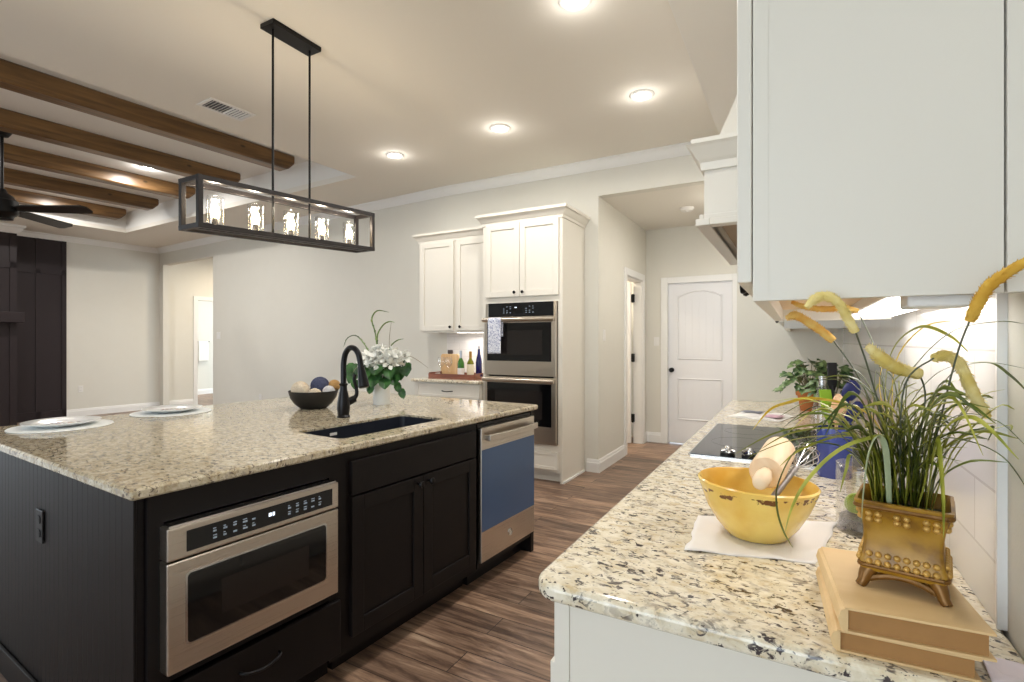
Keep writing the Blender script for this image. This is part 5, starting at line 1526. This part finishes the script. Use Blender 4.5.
plumes = [
 ([(0.010, 0.79, 1.36), (0.020, 0.79, 1.371), (0.032, 0.79, 1.374), (0.046, 0.79, 1.365), (0.057, 0.80, 1.345), (0.066, 0.81, 1.328)], [(0.085, 0.85, 1.274), (0.112, 0.89, 1.17), (0.12, 0.90, 1.09)], 0.0060, 0),
 ([(-0.016, 0.965, 1.353), (-0.004, 0.971, 1.358), (0.01, 0.979, 1.35), (0.032, 0.98, 1.333), (0.051, 0.979, 1.315)], [(0.085, 0.964, 1.254), (0.118, 0.925, 1.155), (0.122, 0.91, 1.09)], 0.0068, 1),
 ([(-0.009, 1.026, 1.384), (0.011, 1.037, 1.375), (0.042, 1.054, 1.371), (0.072, 1.071, 1.373), (0.091, 1.081, 1.368)], [(0.115, 1.06, 1.30), (0.13, 0.96, 1.17), (0.13, 0.92, 1.09)], 0.0052, 1),
 ([(0.084, 0.848, 1.308), (0.098, 0.856, 1.293), (0.118, 0.868, 1.278), (0.145, 0.882, 1.27)], [(0.152, 0.886, 1.234), (0.14, 0.89, 1.139), (0.135, 0.90, 1.09)], 0.0085, 0),
 ([(0.214, 0.875, 1.217), (0.203, 0.869, 1.236), (0.192, 0.863, 1.261), (0.183, 0.858, 1.284), (0.168, 0.85, 1.296), (0.153, 0.841, 1.293)], [(0.124, 0.848, 1.257), (0.122, 0.87, 1.152), (0.125, 0.89, 1.09)], 0.0068, 0),
 ([(0.230, 0.775, 1.410), (0.207, 0.782, 1.392), (0.193, 0.787, 1.378), (0.185, 0.793, 1.359), (0.179, 0.80, 1.339)], [(0.172, 0.83, 1.29), (0.158, 0.89, 1.152), (0.145, 0.90, 1.09)], 0.0064, 2)]
pm = [leaf_mat('pale_plume', (214, 190, 104), (236, 220, 156), 0.85, 40), leaf_mat('amber_plume', (218, 158, 62), (232, 196, 112), 0.85, 40), leaf_mat('gold_plume', (196, 146, 40), (214, 172, 70), 0.85, 40)]
stem_m = mat('grey_green_stem', (82, 88, 70), 0.5, vary=0.15, vscale=30)
for pts, stem_, rad, mi in plumes:
    n_ = len(pts)
    pp, rs = catmull([Vector(tl(p)) for p in pts], [rad * (0.55 if i == 0 else (0.85 if i == n_ - 1 else 1.0)) for i in range(n_)], 7)
    mb = MB(); mb.tube(pp, [r * random.uniform(0.88, 1.08) for r in rs], 12)
    rnd2 = random.Random(n_)
    for i in range(1, len(pp) - 1):
        tt = (pp[i - 1] - pp[i]).normalized()
        o1 = tt.orthogonal().normalized(); o2 = tt.cross(o1)
        for q in range(7):
            a = rnd2.uniform(0, 2 * PI)
            rd = o1 * math.cos(a) + o2 * math.sin(a)
            s0 = pp[i] + rd * rs[i] * 0.85
            mb.tube([s0, s0 + rd * rs[i] * 0.45 + tt * rs[i] * 0.5], [0.0006, 0.0002], 4)
    pl = mb.build('plume', pm[mi], t, smooth=True)
    ms = MB(); ms.tube([tl(p) for p in [pts[-1]] + stem_], 0.0012, 6, 5)
    ms.build('stem', stem_m, pl, smooth=True)

# pale folded cloth by the books
napkin([(0.196, 0.785), (0.242, 0.785), (0.244, 0.86), (0.200, 0.865)], 'pale lilac folded cloth beside the book stack', amp=0.012, name='folded_cloth', m=mat('pale_lilac_cloth', (226, 216, 222), 0.9, vary=0.06, vscale=30), seed=7, nn=14, cat='cloth')

# near wall cabinet (right foreground)
t = thing('wall_cabinet', 'large white wall cabinet in the right foreground, only its side seen', 'cabinet', (0.10, 0.82, 1.373))
cx6, cy6, cz6 = 0.10, 0.82, 1.373
def b6(mb, x0, x1, y0, y1, z0, z1): return mb.box(x0 - cx6, x1 - cx6, y0 - cy6, y1 - cy6, z0 - cz6, z1 - cz6)
CT = 2.55
def upper_cab(b, y0, y1, t, nd=2, scribe=True):
    mb = MB(); b(mb, -0.037, 0.215, y0, y0 + 0.016, 1.373, CT); b(mb, -0.037, 0.215, y1 - 0.016, y1, 1.373, CT); b(mb, -0.037, 0.25, y0 + 0.016, y1 - 0.016, CT - 0.016, CT); b(mb, 0.236, 0.25, y0 + 0.016, y1 - 0.016, 1.40, CT - 0.016)
    mb.build('carcass', 'white_cab', t)
    mb = MB(); b(mb, -0.037, 0.236, y0 + 0.016, y1 - 0.016, 1.405, 1.418); mb.build('bottom_panel', 'cab_in', t)
    mb = MB(); b(mb, -0.057, -0.037, y0 - 0.001, y0 + 0.045, 1.373, CT); b(mb, -0.057, -0.037, y1 - 0.045, y1 + 0.001, 1.373, CT); b(mb, -0.057, -0.037, y0 + 0.045, y1 - 0.045, 1.373, 1.425); b(mb, -0.057, -0.037, y0 + 0.045, y1 - 0.045, CT - 0.05, CT)
    mb.build('face_frame', 'white_cab', t)
    mb = MB(); b(mb, 0.217, 0.2505, y0 - 0.004, y0 + 0.014, 1.373, CT); mb.build('scribe_strip', 'white_cab', t, bevel=0.001)
    mb = MB(); b(mb, -0.060, 0.251, y0 - 0.002, y1 + 0.002, CT, 2.748); mb.build('top_riser', 'white_cab', t)
    n = (y1 - y0 - 0.016 - 0.004 * (nd - 1)) / nd
    for i in range(nd):
        a = y0 + 0.008 + i * (n + 0.004); e = a + n
        mb = MB()
        for (p, q, z0, z1, x0) in ((a, a + 0.057, 1.401, CT - 0.02, -0.079), (e - 0.057, e, 1.401, CT - 0.02, -0.079), (a + 0.057, e - 0.057, 1.401, 1.458, -0.079), (a + 0.057, e - 0.057, CT - 0.077, CT - 0.02, -0.079), (a + 0.057, e - 0.057, 1.458, CT - 0.077, -0.070)):
            b(mb, x0, -0.059, p, q, z0, z1)
        d_ = mb.build('door', 'white_cab', t, bevel=0.002)
        kk = knob(TONX, (0, 0, 0), d_, 'black_metal')
        kp = MB(); ky = (e - 0.03) if i == 0 else (a + 0.03)
        off = b(MB(), 0, 0, 0, 0, 0, 0)
        v0 = off.bm.verts[:][0].co.copy(); off.bm.free()
        kk.location = (v0.x - 0.079, v0.y + ky, v0.z + 1.432)
upper_cab(b6, 0.82, 1.68, t)
tt_ = thing('strip_light', 'bright strip light under the near right wall cabinet', 'under cabinet light', (0.168, 1.30, 1.405))
MB().box(-0.05, 0.05, -0.36, 0.36, -0.022, 0).build('housing', 'white_plastic', tt_, bevel=0.002)
MB().box(-0.042, 0.042, -0.35, 0.35, -0.027, -0.022).build('diffuser', 'strip', tt_)
area_light('strip_lamp', tt_, (0, 0, -0.031), 0.08, 0.4, (1.0, 0.97, 0.95), 165, 0.68)
o = MB().box(-0.034, 0.034, -0.03, 0.03, -0.046, 0.0).build('lamp_driver', 'white_plastic', loc=(0.160, 0.872, 1.405), bevel=0.004)
tag(o, 'small white driver box under the near wall cabinet', 'driver box')
# far wall cabinet past the hood
t = thing('wall_cabinet', 'white wall cabinet beyond the range hood, low corner seen under the near one', 'cabinet', (0.10, 2.74, 1.373))
cy6 = 2.74
upper_cab(b6, 2.74, 3.762, t)

# range hood
t = thing('range_hood', 'cream wooden range hood with crown above the cooktop', 'range hood', (0.0, 2.245, 1.69))
hy0, hy1, hz = 1.775, 2.715, 1.69
def b7(mb, x0, x1, y0, y1, z0, z1): return mb.box(x0, x1, y0 - 2.245, y1 - 2.245, z0 - hz, z1 - hz)
mb = MB()
b7(mb, -0.268, -0.248, hy0, hy1, 1.70, 1.96); b7(mb, -0.248, WX - 0.010, hy0, hy0 + 0.02, 1.70, 1.96); b7(mb, -0.248, WX - 0.010, hy1 - 0.02, hy1, 1.70, 1.96); b7(mb, -0.248, WX - 0.010, hy0 + 0.02, hy1 - 0.02, 1.94, 1.96)
mb.build('hood_body', 'white_cab', t)
mb = MB(); b7(mb, -0.292, -0.248, hy0 - 0.024, hy1 + 0.024, 1.690, 1.712); b7(mb, -0.248, WX - 0.010, hy0 - 0.024, hy0 + 0.02, 1.690, 1.712); b7(mb, -0.248, WX - 0.010, hy1 - 0.02, hy1 + 0.024, 1.690, 1.712)
b7(mb, -0.282, -0.268, hy0 - 0.014, hy1 + 0.014, 1.712, 1.728); b7(mb, -0.268, WX - 0.010, hy0 - 0.014, hy0, 1.712, 1.728)
mb.build('bottom_trim', 'white_cab', t, bevel=0.003)
mb = MB(); b7(mb, -0.248, WX - 0.010, hy0 + 0.02, hy1 - 0.02, 1.745, 1.76); mb.build('underside_panel', mat('hood_underside', (168, 142, 112), 0.5, 0.2, vary=0.05), t)
cab_crown(t, [(WX - 0.012, hy1 - 2.245), (-0.268, hy1 - 2.245), (-0.268, hy0 - 2.245), (WX - 0.012, hy0 - 2.245)], 1.885 - hz, 0.085, 0.036)
mb = MB()
rings = []
for u in range(9):
    q = u / 8
    z = 1.965 + (2.748 - 1.965) * q
    ins = 0.235 * (1 - (1 - q) ** 1.25)
    x0 = -0.235 + ins * 1.0; y0 = hy0 + 0.02 + ins * 0.75; y1 = hy1 - 0.02 - ins * 0.75
    rings.append([(x0, y0 - 2.245, z - hz), (WX - 0.004, y0 - 2.245, z - hz), (WX - 0.004, y1 - 2.245, z - hz), (x0, y1 - 2.245, z - hz)])
mb.loft(rings); mb.build('tapered_chimney', 'white_cab', t)

# ------------------------------------------------------------------ bathroom glimpse
p = C0 + LD * 2.1 - LN * 1.81
t = thing('towel_bar', 'black towel bar on the bathroom wall through the far doorway', 'towel bar', (p.x, p.y, 1.30), R(90) - TA)
MB().cyl((-0.15, -0.05, 0), (0.15, -0.05, 0), 0.008).build('bar', 'black_metal', t, smooth=True)
for s in (-0.142, 0.142):
    MB().cyl((s, 0, 0), (s, -0.055, 0), 0.010).lathe([(0.025, 0), (0.025, 0.004)], (s, 0, 0), 16).build('post', 'black_metal', t)
q = p - LD * 0.05 - LN * 0.0
hang_towel('bath_towel', mat('white_terry', (240, 236, 228), 0.95, bump=0.5, bscale=300), 0.235, (0.48, 0.42), 0.009, 'white bath towel hanging on the bar in the far bathroom', (q.x, q.y, 1.30), R(90) - TA)
# warm ceiling lamps of the far hall and the bathroom; one more added behind the open hall door as fill
def flush_lamp(loc, label, w):
    t = thing('flush_ceiling_lamp', label, 'ceiling light', loc, 0)
    MB().lathe([(0.15, 0), (0.15, -0.03), (0.12, -0.06), (0.001, -0.075)], seg=28).build('dome', emit('dome_glow', (255, 224, 180), 3.0), t, smooth=True)
    area_light('dome_lamp', t, (0, 0, -0.085), 0.25, w, (1.0, 0.86, 0.68), 175)
hp = C0 - LN * 1.3 - LD * 1.2
flush_lamp((hp.x, hp.y, CZ), 'round dome lamp on the ceiling of the little hall past the living room', 34)
hp = C0 - LN * 1.6 + LD * 1.0
flush_lamp((-2.7, 6.0, 2.7), 'unseen dome lamp added for fill in the room behind the open hall door', 30)  # added lamp, never seen, so the open door leaf comes out white
flush_lamp((hp.x, hp.y, 2.6), 'round dome lamp on the bathroom ceiling', 7)
